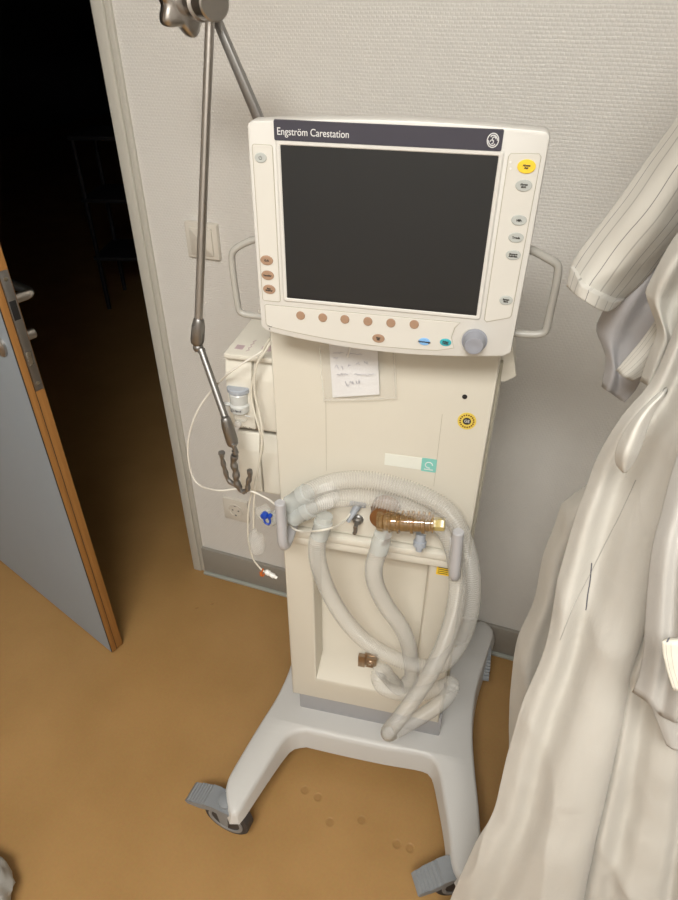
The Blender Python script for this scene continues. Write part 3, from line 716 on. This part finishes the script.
# ------------------------------------------------------------------ articulated holder arm
arm = empty('holder_arm'); tag(arm, 'brushed steel articulated tube holder arm with a scalloped knob and a claw hook', 'holder arm')
AY = .085
def WL(u, v, y): return toW(L(u, v, y))
j0 = WL(215, 3, AY-.025); j1 = WL(182, 0, AY+.055)
ad_ = (j1-j0).normalized(); JL = (j1-j0).length
b = MB(); b.lathe(j0, ad_, [(0, .001), (0, .0185), (.002, .0205), (.030, .0205), (.032, .018), (.036, .018), (.038, .0225), (.055, .0225), (.057, .019), (JL*.95, .018)], 40)
b.build('joint_drum', 'metal', arm)
# scalloped knob
b = MB(); kx = ad_.orthogonal().normalized(); ky = ad_.cross(kx); R_ = []
for t, s in ((JL*.80, .80), (JL*.82, .98), (JL*.86, 1.03), (JL*.98, 1.03), (JL*1.03, .96), (JL*1.05, .8)):
    R_.append([j0+ad_*t+(kx*math.cos(a)+ky*math.sin(a))*(.037+.0055*math.cos(6*a))*s for a in [2*PI*k/72 for k in range(72)]])
b.rings(R_); b.build('scalloped_knob', 'metal', arm, 50)
r1a = WL(210, 20, AY-.01); r1b = WL(198.5, 322, .03)
b = MB(); b.cyl(r1a+(r1a-r1b).normalized()*.01, r1b, .0062, .0066, n=20); b.build('upper_rod', 'metal', arm)
def sleeve_joint(u0_, v0_, u1_, v1_, y, r):
    p = WL(u0_, v0_, y); q_ = WL(u1_, v1_, y); d = (q_-p).normalized(); l = (q_-p).length
    b = MB(); b.lathe(p, d, [(0, r*.62), (.003, r*.8), (.006, r*.85), (l*.3, r), (l*.8, r*1.05), (l*.92, r*.95), (l, r*.6)], 24)
    b.box(V(-.0015, -r*1.04, -l*.28)+(p+q_)/2, V(.0015, 0, l*.28)+(p+q_)/2, .0006)
    b.build('locking_sleeve', 'metal_dk', arm)
sleeve_joint(199, 318, 197, 345, .03, .0108)
b = MB(); b.lathe(WL(198, 346, .03)-V(0, 0, .0), (0, 0, -1), [(-.006, .004), (-.002, .008), (.003, .009), (.008, .007), (.010, .003)], 20); b.build('ball_joint', 'metal_dk', arm)
r2a = WL(201, 349, .028); r2b = WL(227.5, 424, -.02)
b = MB(); b.cyl(r2a, r2b, .0058, .0064, n=20); b.cyl(r2a, r2a.lerp(r2b, .04), .0068, n=20); b.build('lower_rod', 'metal_dk', arm)
sleeve_joint(225, 417, 233.5, 446, -.022, .0102)
b = MB(); HY = -.03
H = lambda u, v: WL(u, v, HY)
b.tube([H(233.5, 444), H(235, 450), H(235.5, 454)], .004, 12)
b.cyl(H(234.5, 450), H(236, 453.5), .0055, n=14)
pts = spline([H(235, 455), H(233.5, 462), H(236, 472), H(236.5, 482), H(240, 488)], 40)
b.tube(pts, .005, 10, rf=lambda i: .0062+.0009*math.sin(i*.6))
pts = spline([H(221.5, 452), H(222.5, 460), H(225, 470), H(228, 479), H(233, 484), H(238, 486), H(241, 491), H(246, 491)], 60)
b.tube(pts, .0036, 10, rf=lambda i: .0042+.0007*math.sin(i*.55)+(.0016 if i < 3 else 0))
pts = spline([H(249.5, 470), H(250, 476), H(248, 483), H(247.5, 489), H(243, 492)], 40)
b.tube(pts, .0036, 10, rf=lambda i: .0046+.0007*math.sin(i*.5))
b.build('claw_hook', 'metal_dk', arm)
p0 = WL(217, 20, AY+.005); p1 = WL(256, 112, AY+.012); dd = p1-p0; p2 = p0+dd*1.75
b = MB(); wv = dd.cross(V(0, 1, 0)).normalized()
dn = dd.normalized(); nv = dn.cross(wv)
def barring(p, w_, t_): return [p+wv*w_+nv*t_, p-wv*w_+nv*t_, p-wv*w_-nv*t_, p+wv*w_-nv*t_]
b.rings([barring(p0, .0052, .006), barring(p1, .0068, .006), barring(p2, .0075, .006)])
bmesh.ops.bevel(b.bm, geom=b.bm.edges[:], offset=.002, segments=2, profile=.5, affect='EDGES')
b.build('support_bar', 'metal_dk', arm)
b = MB(); pl_ = RCi @ (p2-ORG)
b.tube([p2, toW((pl_.x, .16, pl_.z-.03)), toW((pl_.x, .16, 1.09))], .011, 12); b.build('mounting_post', 'metal_dk', arm)

# ------------------------------------------------------------------ breathing hoses
def hose_mesh(path, r=.0150, pitch=.0048, amp=.0013, n=18):
    ln = length(path); N = int(ln/pitch*4)
    pts = spline(path, N)
    b = MB(); b.tube(pts, r, n, rf=lambda i: r+amp*(1, .3, -1, -1)[i % 4], cap=False)
    for k, f in enumerate(b.bm.faces):
        if (k//n) % 4 in (0, 3): f.material_index = 1
    return b
def hose(name, pts, label, r=.0150):
    P_ = [toW(L(u, v, y)) for u, v, y in pts]
    P_ = spline(P_, 160)
    o = hose_mesh(P_, r).build(name, ['hose', 'hose_rib_lit'], None, 0)
    for p in o.data.polygons: p.use_smooth = True
    return tag(o, label, 'hose', 'corrugated breathing hoses'), P_
HA = [(322, 527, -.048), (317, 545, -.055), (319, 566, -.056), (330, 595, -.048), (347, 622, -.045), (368, 643, -.045), (395, 658, -.048), (420, 666, -.050), (442, 664, -.050), (460, 643, -.045), (470, 612, -.045),
      (472, 580, -.045), (466, 547, -.040), (451, 515, -.038), (426, 497, -.036), (396, 486, -.034), (365, 480, -.034), (335, 482, -.036), (310, 491, -.036), (292, 504, -.036)]
hA, PA = hose('breathing_hose', HA, 'corrugated clear hose from the left port, its arc the upper and outer one')
HB = [(380, 546, -.070), (374, 566, -.072), (376, 585, -.065), (387, 607, -.055), (400, 625, -.048), (408, 643, -.040), (411, 662, -.020), (411, 678, -.010), (400, 688, -.018), (391, 680, -.030), (383, 671, -.042), (378, 675, -.055),
      (383, 687, -.060), (398, 693, -.058), (418, 694, -.050), (440, 688, -.030), (452, 684, -.035), (446, 698, -.060), (428, 712, -.075), (408, 724, -.085), (391, 733, -.100), (389, 731, -.125), (398, 720, -.125), (415, 697, -.110), (435, 664, -.100), (450, 628, -.085), (457, 596, -.070),
      (457, 570, -.050), (452, 545, -.040), (440, 525, -.036), (418, 511, -.040), (390, 502, -.044), (360, 497, -.046), (330, 500, -.046), (308, 508, -.044), (294, 516, -.042)]
hB, PB = hose('breathing_hose', HB, 'corrugated clear hose from the amber valve, looping low in front')
def cuff(name, p, d, prof, m, parent):
    b = MB(); b.lathe(p, d, prof, 26); return b.build(name, m, parent)
def dirat(P_, i=0, j=6): return (P_[j]-P_[i]).normalized()
d = dirat(PA); s = PA[0]-d*.026
cuff('end_cuff', s, d, [(0, .012), (0, .0145), (.012, .0150), (.014, .0172), (.020, .0172), (.022, .0162), (.048, .0164), (.050, .014)], 'cuff', hA)
d = dirat(PB); s = PB[0]-d*.030
cuff('end_cuff', s, d, [(0, .012), (0, .0150), (.014, .0155), (.018, .0168), (.040, .0166), (.042, .014)], 'cuff', hB)
for P_, h_ in ((PA, hA), (PB, hB)):
    d = dirat(P_, len(P_)-7, len(P_)-1); cuff('patient_cuff', P_[-1]-d*.045, d, [(0, .0155), (.002, .0178), (.016, .0185), (.018, .0172), (.040, .0172), (.042, .0182), (.048, .0182), (.050, .014)], 'cuff', h_)
# Y connector and its elbow at the left rail handle
e1 = toW(L(296, 508, -.036)); e2 = toW(L(297, 519, -.040)); j = toW(L(281, 513, -.030)); el = toW(L(270, 520, -.020))
yc = empty('y_connector', j); tag(yc, 'clear plastic wye connector joining the two hoses at the left rail handle', 'hose connector')
def rel(p): return Vector(p)-j
b = MB(); b.tube([rel(e1), rel(j)], .0150, 18); b.tube([rel(e2), rel(j)], .0150, 18); b.tube(spline([rel(j)+V(.01, 0, 0), rel(j), rel(el), rel(toW(L(265, 512, -.015)))], 16), .0120, 18); b.build('wye_body', 'cuff', yc)
b = MB(); c = rel(toW(L(268, 509, -.005)))
b.lathe(c, V(-.5, -.8, -.1), [(0, .008), (0, .012), (.012, .013), (.016, .015), (.020, .015), (.022, .012)], 24); b.build('elbow_socket', 'clear', yc)

# blue clip
bc = toW(L(267, 518, -.045)); cl = empty('hose_clip', bc); tag(cl, 'small blue plastic clip at the left end of the hoses', 'clip')
b = MB()
lp = [V(0, 0, 0)+V(.006*math.sin(t), 0, -.006-.009*math.cos(t)*1.0) for t in [2*PI*k/20 for k in range(21)]]
b.tube(lp, .0020, 8); b.build('clip_loop', 'bluec', cl)
b = MB(); b.cyl((-.004, .004, .006), (-.004, -.006, .006), .0065, bev=.001); b.cyl((.006, .004, .0065), (.006, -.003, .0065), .004, bev=.001); b.build('clip_head', 'bluec', cl)

# ------------------------------------------------------------------ sampling line and cable
def line(pts, n=90): return spline([toW(L(u, v, y)) for u, v, y in pts], n)
SL = [(271, 341, .01), (266, 350, .0), (258, 362, -.002), (254.5, 378, -.003), (255, 395, -.003), (259, 412, -.005), (262, 430, -.012), (261.5, 450, -.012), (258, 468, -.010), (255, 485, -.010), (254, 505, -.010), (253.5, 528, -.010)]
b = MB(); b.tube(line(SL), .0021, 8); sl_ = b.build('sampling_line', 'tubing'); tag(sl_, 'thin clear sampling line hanging down the module side to a clear filter', 'tube')
SL2 = [(270, 338, .008), (262, 352, .004), (257, 366, .003), (252, 385, .003), (252, 402, .002), (258, 425, -.008), (263, 445, -.008), (259, 462, -.006), (256, 480, -.006), (249, 505, -.006), (248, 535, -.010), (252, 556, -.010), (259, 567, -.012), (265, 572, -.014)]
b = MB(); b.tube(line(SL2), .0018, 8); sl2 = b.build('pressure_line', 'tubing'); tag(sl2, 'thin clear tube twisted with the sampling line, ending in an orange tagged plug', 'tube')
f0 = toW(L(254, 529, -.010)); f1 = toW(L(258, 551, -.012)); dd = (f1-f0); lt = dd.length
b = MB(); b.lathe(f0, dd, [(0, .003), (.004, .006), (lt*.28, .0065), (lt*.34, .0155), (lt*.40, .0165), (lt*.9, .0165), (lt*.97, .014), (lt, .005)], 24)
for k in range(6): a = 2*PI*k/6; 
b.build('filter', 'clear', sl_)
b = MB(); b.tube([toW(L(u, v, -.014)) for u, v in ((263, 569), (262, 572), (261.5, 576), (263, 576), (266, 572))], .0018, 8); b.box(toW(L(261, 574, -.014))-V(.003, .001, .006), toW(L(261, 574, -.014))+V(.003, .001, .006), .001)
b.build('orange_tag', 'orange', sl2)
g0 = toW(L(265, 571, -.014)); g1 = toW(L(277, 578, -.016)); dd = g1-g0; lt = dd.length
b = MB(); b.lathe(g0, dd, [(0, .003), (.003, .0055), (lt*.35, .006), (lt*.4, .0045), (lt*.75, .0055), (lt*.78, .0035), (lt, .003)], 16); b.build('plug', 'white', sl2)
CB = [(274, 340, .02), (262, 351, .005), (245, 362, -.003), (228, 374, -.005), (212, 390, .035), (198, 410, .03), (190, 432, .03), (188, 452, .03), (191, 472, .03), (198, 484, .025), (210, 489, .0), (222, 490.5, -.016), (238, 489, -.020), (252, 491.5, -.024), (262, 496, -.022), (272, 502, -.020), (284, 515, -.015),
      (289, 523, -.03), (294, 529, -.045), (304, 531.5, -.055), (316, 531, -.085), (328, 529, -.085), (338, 525.5, -.06), (346, 519, -.035), (350, 514, -.022)]
b = MB(); b.tube(line(CB, 180), .0018, 8); o = b.build('sensor_cable', 'cable'); tag(o, 'white sensor cable looping left over the wall to the grey plug on the panel', 'cable')

# ------------------------------------------------------------------ garments hung at the right
def garment(name, curves, m, label, cat, thick=.05, nu=60, per=9, wr=.002, dirv=(.35, 1, 0), seed=0, parent=None, fold=0, soft=.45, top=None):
    me_ = sum(c[len(c)//2][2] for c in curves)/len(curves)
    k0 = [[sum(c[min(i, len(c)-1)][2] for c in curves)/len(curves) for i in range(len(c0))] for c0 in curves]
    cs = [spline([at_y(u, v, m_+(y-m_)*soft) for (u, v, y), m_ in zip(c, mm)], nu) for c, mm in zip(curves, k0)]
    if top:
        hy = Vector(top); cs = [spline([hy+V((k/(len(cs)-1)-.5)*.05, -.012*math.sin(PI*k/(len(cs)-1)), -.012*abs(k/(len(cs)-1)-.5)), hy+V((k/(len(cs)-1)-.62)*.12, -.015, -.085)] + c[2:], nu+20) for k, c in enumerate(cs)]
        nu = nu+20
    M_ = per*(len(cs)-1)+1
    rows = [spline([c[j] for c in cs], M_) for j in range(nu)]
    dv = Vector(dirv).normalized()
    b = MB(); uvl = b.bm.loops.layers.uv.new('UVMap'); vs = []; vb_ = []
    for j in range(nu):
        a = []; k_ = []
        for i in range(M_):
            p = rows[j][i]; t = i/(M_-1)
            nz = noise.noise(V(p.x*16+seed, p.y*16, p.z*5))*wr + noise.noise(V(p.x*40+seed, p.y*40, p.z*18))*wr*.35
            g_ = p*1.0; w1 = noise.noise(V(g_.x*5+g_.z*2.2+seed*3, g_.y*5, g_.z*2.4-g_.x*2)); nz += wr*1.9*max(0, 1-3.0*abs(w1))**2
            w2 = noise.noise(V(g_.x*10-g_.z*5+seed*7, g_.y*9, g_.z*5+g_.x*4)); nz += wr*.9*max(0, 1-3.0*abs(w2))**2*max(0, noise.noise(g_*4+V(seed, 0, 0)))*2
            nz += fold*math.sin(t*PI*7+seed+2*noise.noise(V(t*2, j/nu*3, seed)))
            p = p - dv*nz
            w_ = math.sqrt(max(0, 4*t*(1-t))); tj = j/(nu-1)
            a.append(b.bm.verts.new(p)); k_.append(b.bm.verts.new(p+dv*(.003+thick*w_)))
        vs.append(a); vb_.append(k_)
    def face(q4, uv4):
        f = b.bm.faces.new(q4)
        for l, uvv in zip(f.loops, uv4): l[uvl].uv = uvv
    for j in range(nu-1):
        for i in range(M_-1):
            kz = min(1, nu/60); uo = [kz*.05*noise.noise(V(seed, jj/nu*3, 0)) + kz*.02*noise.noise(V(seed, jj/nu*11, 4)) for jj in (j, j+1)]; uv4 = [(i/(M_-1)+uo[0], j/nu), (i/(M_-1)+uo[1], (j+1)/nu), ((i+1)/(M_-1)+uo[1], (j+1)/nu), ((i+1)/(M_-1)+uo[0], j/nu)]
            face((vs[j][i], vs[j+1][i], vs[j+1][i+1], vs[j][i+1]), uv4)
            face((vb_[j][i], vb_[j][i+1], vb_[j+1][i+1], vb_[j+1][i]), [uv4[0], uv4[3], uv4[2], uv4[1]])
    for j in range(nu-1):
        for i in (0, M_-1): face((vs[j][i], vb_[j][i], vb_[j+1][i], vs[j+1][i]), [(i/(M_-1), 0)]*4)
    for i in range(M_-1):
        for j in (0, nu-1): face((vs[j][i], vs[j][i+1], vb_[j][i+1], vb_[j][i]), [(i/(M_-1), 0)]*4)
    o = b.build(name, m, parent, 0)
    for p in o.data.polygons: p.use_smooth = True
    if label: tag(o, label, cat)
    return o
def sh(c, du, dy, dv=0): return [(u+du*(k if isinstance(du, float) else 1), v+dv, y+dy) for k, (u, v, y) in enumerate(c)]

def mvc(c, dus, dy):
    n_ = len(c); return [(u+dus[0]+(dus[1]-dus[0])*k/(n_-1), v, y+dy) for k, (u, v, y) in enumerate(c)]
# rear white coat, a folded corner sticking out at its left
RA = [(740, 250, -.52), (690, 330, -.52), (650, 395, -.52), (618, 445, -.51), (588, 484, -.50), (563, 502, -.50), (556, 522, -.50), (543, 556, -.50), (534, 600, -.50), (517, 641, -.50), (511, 687, -.50), (509, 738, -.50), (510, 800, -.50)]
RB = [(745, 252, -.56), (698, 332, -.56), (660, 400, -.56), (629, 450, -.56), (600, 490, -.55), (576, 512, -.545), (568, 530, -.54), (556, 560, -.54), (547, 603, -.54), (531, 645, -.54), (526, 690, -.54), (523, 740, -.54), (524, 800, -.54)]
RCc = [(750, 256, -.55), (708, 336, -.55), (672, 404, -.55), (642, 456, -.55), (615, 496, -.54), (592, 520, -.53), (583, 540, -.53), (572, 568, -.52), (562, 606, -.52), (548, 648, -.52), (542, 692, -.52), (538, 742, -.52), (538, 800, -.52)]
RD = [(760, 262, -.57), (722, 342, -.57), (690, 410, -.57), (662, 462, -.57), (640, 505, -.56), (620, 530, -.56), (612, 550, -.56), (602, 576, -.56), (590, 612, -.55), (578, 655, -.55), (570, 697, -.55), (565, 745, -.55), (563, 800, -.55)]
garment('lab_coat', [RA, RB, RCc, RD], 'coat', 'white coat hanging furthest back, its left edge against the bare wall', 'coat', thick=.05, wr=.0035, seed=2, soft=.8, top=(.17, -.55, 1.72))
# long front coat
A0 = [(735, 180, -.66), (690, 290, -.66), (655, 375, -.66), (625, 412, -.66), (599, 455, -.66), (586, 489, -.665), (576, 515, -.67), (561, 570, -.68), (546, 645, -.70), (523.6, 701, -.71), (507.6, 754, -.72), (495, 808, -.73), (477, 840, -.74), (461, 875, -.745), (449, 903, -.75), (434, 950, -.76)]
A1 = [(740, 185, -.68), (698, 292, -.68), (664, 380, -.68), (635, 420, -.68), (609, 463, -.68), (597, 497, -.69), (588, 523, -.695), (574, 577, -.705), (559, 650, -.72), (538, 707, -.73), (523, 759, -.74), (511, 812, -.75), (495, 845, -.76), (480, 879, -.765), (469, 905, -.77), (456, 950, -.78)]
A2 = [(746, 190, -.665), (708, 295, -.665), (676, 385, -.665), (648, 428, -.67), (624, 472, -.67), (613, 505, -.675), (605, 533, -.68), (593, 585, -.69), (574, 655, -.705), (556, 712, -.715), (541, 763, -.725), (529, 816, -.735), (514, 849, -.745), (501, 882, -.75), (491, 907, -.755), (478, 950, -.765)]
A3 = [(754, 195, -.70), (720, 298, -.70), (692, 390, -.70), (668, 437, -.70), (648, 482, -.705), (636, 515, -.71), (627, 545, -.715), (614, 594, -.725), (593, 662, -.74), (576, 718, -.75), (562, 768, -.76), (549, 820, -.77), (536, 853, -.78), (525, 885, -.785), (516, 909, -.79), (505, 950, -.80)]
A4 = [(762, 200, -.71), (732, 300, -.71), (708, 395, -.71), (688, 445, -.715), (668, 492, -.72), (657, 525, -.725), (647, 555, -.73), (634, 602, -.74), (613, 668, -.75), (598, 724, -.76), (585, 773, -.77), (572, 824, -.78), (561, 857, -.79), (553, 888, -.795), (546, 911, -.80), (538, 950, -.81)]
A5 = [(770, 205, -.70), (744, 305, -.70), (722, 400, -.70), (702, 453, -.705), (683, 502, -.71), (671, 535, -.715), (660, 565, -.72), (648, 610, -.73), (630, 674, -.74), (617, 730, -.75), (605, 778, -.76), (593, 828, -.77), (584, 860, -.78), (577, 891, -.785), (572, 913, -.79), (566, 950, -.80)]
A6 = [(u+9, v+2, y+.05) for u, v, y in A5]
front_coat = garment('lab_coat', [A0, A1, A2, A3, A4, A5, A6], 'coat2', 'long white coat in front, its hem covering the front right wheel of the machine', 'coat', thick=.045, nu=110, per=12, wr=.0040, seed=5, soft=.75, top=(.17, -.69, 1.72))
# seam and pocket slit lying on the front of the long coat
def on_coat(name, pts, rad, m):
    out_ = []
    for p in spline([V(u, v, 0) for u, v in pts], 24):
        d_ = ray(p.x, p.y).normalized(); ok, hit, nn, _i = front_coat.ray_cast(CP, d_)
        if ok: out_.append(hit+nn*rad*.3)
    if len(out_) > 3:
        b = MB(); b.tube(out_, rad, 6); b.build(name, m, front_coat)
MT['thread'] = mat('seam_thread', (.40, .385, .36), .8); MT['slit'] = mat('slit_edge', (.09, .09, .11), .8)
bpy.context.view_layer.update()
on_coat('front_seam', [(636, 480), (620, 515), (604, 546), (592, 570), (574, 605), (560, 640)], .0005, 'thread')
on_coat('pocket_slit', [(591.5, 563), (590, 580), (587.5, 596), (586, 610)], .0007, 'slit')
# right coat
B0 = [(745, 330, -.66), (712, 400, -.66), (688, 480, -.67), (668, 540, -.68), (652, 592, -.69), (635, 648, -.695), (618, 700, -.70), (607, 760, -.71), (594, 822, -.715), (577, 903, -.725), (566, 950, -.73)]
garment('lab_coat', [B0, mvc(B0, (6, 14), -.035), mvc(B0, (14, 34), -.025), mvc(B0, (20, 56), -.045), mvc(B0, (30, 84), -.05), mvc(B0, (38, 98), -.035), mvc(B0, (48, 112), -.06)], 'coat',
        'white coat at the right edge of the picture, behind the tunic with the pocket', 'coat', thick=.04, nu=110, per=12, wr=.0060, seed=9, soft=.8, top=(.17, -.755, 1.72))
# off-white tunic with striped pocket
P0 = [(735, 300, -.74), (700, 390, -.75), (676, 462, -.76), (662, 513, -.77), (653, 545, -.78), (648, 580, -.785), (645, 620, -.79), (643, 650, -.795), (638, 678, -.80), (632, 692, -.80)]
tun = garment('tunic', [P0, mvc(P0, (14, 17), -.03)[:-1]+[(649, 703, -.83)], mvc(P0, (26, 30), -.02)[:-1]+[(662, 712, -.82)], mvc(P0, (40, 46), -.05)[:-1]+[(678, 717, -.845)], mvc(P0, (60, 80), -.03)[:-1]+[(712, 722, -.83)]], 'tunic',
        'off-white short tunic with a striped pocket at the right edge', 'tunic', thick=.03, nu=50, wr=.004, seed=13, top=(.17, -.83, 1.72))
garment('pocket', [[(662, 642, -.865), (662.5, 653, -.866), (664, 660, -.868), (667, 672, -.87), (673, 690, -.875)], [(676, 643, -.870), (676, 654, -.872), (677, 664, -.874), (679, 676, -.876), (683, 692, -.88)], [(700, 645, -.87), (700, 655, -.872), (700, 664, -.874), (701, 676, -.876), (702, 692, -.88)]], 'stripedp', None, None, thick=.004, nu=16, wr=.0006, parent=tun)
garment('tunic_lining', [[(650, 700, -.79), (656, 716, -.79), (661, 730, -.79), (667, 745, -.79)], [(664, 704, -.80), (668, 722, -.80), (672, 738, -.80), (676, 750, -.80)], [(690, 706, -.79), (692, 724, -.79), (696, 740, -.79), (700, 752, -.79)]], 'tunic', None, None, thick=.008, nu=20, wr=.002, parent=tun)
# grey gown behind the striped shirt
G0 = [(740, 110, -.47), (690, 180, -.47), (650, 238, -.47), (622, 280, -.47), (603, 313, -.46), (597, 328, -.46), (603, 345, -.46), (607, 358, -.46), (602, 386, -.46)]
G1 = [(750, 120, -.51), (702, 195, -.51), (665, 250, -.51), (638, 292, -.51), (618, 322, -.50), (612, 340, -.50), (614, 355, -.50), (616, 370, -.50), (610, 389, -.50)]
G2 = [(760, 130, -.48), (712, 210, -.48), (678, 262, -.48), (652, 302, -.48), (632, 334, -.47), (625, 352, -.47), (624, 366, -.47), (624, 380, -.47), (620, 394, -.47)]
G3 = [(780, 150, -.52), (730, 230, -.52), (700, 280, -.52), (672, 320, -.52), (655, 350, -.51), (648, 368, -.51), (642, 380, -.51), (636, 390, -.50), (628, 398, -.50)]
garment('gown', [G0, G1, G2, G3], 'gown', 'grey gown hanging between the striped shirt sleeve and the white coats', 'gown', thick=.03, nu=50, wr=.006, seed=21, top=(.17, -.49, 1.72))
# striped shirt sleeve
S0 = [(740, 30, -.52), (678, 117, -.52), (650, 155, -.52), (622, 195, -.52), (595, 232, -.515), (574, 262, -.51), (570, 281, -.51)]
S1 = [(748, 40, -.56), (690, 128, -.56), (664, 168, -.56), (636, 210, -.56), (608, 249, -.555), (587, 281, -.55), (583, 293, -.55)]
S2 = [(755, 50, -.565), (703, 142, -.565), (678, 184, -.565), (650, 226, -.565), (623, 264, -.56), (601, 293, -.555), (597, 305, -.555)]
S3 = [(762, 62, -.54), (716, 158, -.54), (690, 198, -.54), (662, 238, -.54), (634, 275, -.53), (612, 300, -.53), (608, 310, -.53)]
S4 = [(770, 80, -.51), (726, 175, -.51), (700, 212, -.51), (670, 248, -.51), (643, 282, -.505), (623, 300, -.50), (618, 306, -.50)]
shirt = garment('striped_shirt', [S0, S1, S2, S3, S4], 'striped', 'white shirt with thin dark stripes, its wide short sleeve pointing at the machine', 'shirt', thick=.035, nu=60, wr=.0045, seed=31, soft=.7, top=(.17, -.52, 1.72))
hem = lambda k: [(a[0]+k*(b_[0]-a[0]), a[1]+k*(b_[1]-a[1]), a[2]-.009) for a, b_ in ((S0[-2], S0[-1]), (S1[-2], S1[-1]), (S2[-2], S2[-1]), (S3[-2], S3[-1]), (S4[-2], S4[-1]))]
garment('sleeve_hem', [[h0, h1] for h0, h1 in zip(hem(.15), hem(1.15))], 'striped', None, None, thick=.045, nu=10, wr=.0045, seed=31, parent=shirt, soft=.7)
# white tunic sleeves nearer the camera
T0 = [(745, 150, -.60), (700, 205, -.60), (678, 232, -.60), (662, 258, -.60), (648, 286, -.60), (647, 294, -.60), (652, 308, -.60), (658, 330, -.60), (650, 352, -.60), (641, 380, -.60)]
T1 = [(750, 160, -.63), (708, 215, -.64), (686, 244, -.64), (672, 268, -.64), (660, 292, -.63), (659, 302, -.63), (663, 316, -.63), (668, 336, -.63), (660, 358, -.63), (650, 384, -.63)]
T2 = [(760, 175, -.61), (720, 230, -.61), (700, 258, -.61), (686, 284, -.61), (674, 305, -.61), (671, 316, -.61), (672, 330, -.61), (676, 346, -.61), (668, 366, -.61), (657, 388, -.61)]
T3 = [(780, 190, -.64), (745, 250, -.64), (725, 280, -.64), (710, 300, -.64), (700, 320, -.64), (694, 330, -.64), (690, 345, -.64), (688, 360, -.64), (680, 375, -.64), (668, 392, -.63)]
garment('work_tunic', [T0, T1, T2, T3], 'tunicw', 'white tunic with folded sleeve just below the striped shirt', 'tunic', thick=.03, nu=50, wr=.006, seed=41, soft=.8, top=(.17, -.62, 1.72))
K0 = [(700, 240, -.55), (668, 300, -.55), (645, 335, -.55), (628, 356, -.55), (616, 370, -.55)]
K1 = [(705, 255, -.575), (676, 312, -.575), (654, 346, -.575), (636, 366, -.575), (624, 377, -.575)]
K2 = [(712, 270, -.56), (684, 325, -.56), (662, 358, -.56), (645, 374, -.56), (632, 381, -.56)]
garment('striped_gown', [K0, K1, K2], 'striped', 'narrow striped sleeve end hanging below the grey gown', 'gown', thick=.02, nu=30, wr=.002, seed=43)
# knotted tie band of the rear coat
N0 = [(660, 392, -.745), (648, 402, -.745), (634, 417, -.745), (621, 437, -.745), (616, 452, -.745), (617, 464, -.745), (623, 472, -.745)]
N1 = [(662, 395, -.76), (651, 406, -.765), (640, 422, -.775), (632, 440, -.78), (627, 454, -.78), (625, 465, -.77), (625, 472, -.76)]
N2 = [(664, 399, -.745), (655, 411, -.745), (648, 427, -.745), (643, 442, -.745), (638, 455, -.745), (632, 466, -.745), (627, 472, -.745)]
garment('folded_cloth', [N0, N1, N2], 'tunicw', 'bright white folded cloth end hanging between the coats', 'cloth', thick=.015, nu=30, wr=.002, seed=47)
# hooks out of sight that carry them
rk = empty('coat_rack', (.40, -.66, 1.70)); tag(rk, 'wall coat rail with long hooks carrying the coats at the right', 'coat rail')
b = MB(); b.box((-.03, -.28, 0), (0, .28, .08), .004); b.build('rail', 'white', rk)
for y in (-.17, -.095, -.03, .04, .11, .15, .17):
    b = MB(); b.tube(spline([(-.03, y, .04), (-.10, y, .025), (-.19, y, .012), (-.23, y, .02), (-.24, y, .05)], 18), .006, 10); b.build('hook', 'metal', rk)

# edge of a pale bag at the lower left corner of the floor
b = MB(); bmesh.ops.create_icosphere(b.bm, subdivisions=4, radius=1)
bgc = at_z(-30, 893, .05)
for v in b.bm.verts:
    c = v.co.copy(); n_ = noise.noise(c*1.7+V(3, 1, 2))*.22 + noise.noise(c*5)*.07
    v.co = V(c.x*.085, c.y*.07, max(-.049, c.z*.07))*(1+n_)
    v.co.z = max(v.co.z, -.05)
o = b.build('crumpled_bag', 'sack'); o.location = bgc; tag(o, 'pale grey crumpled bag edge on the floor at the lower left corner', 'bag')
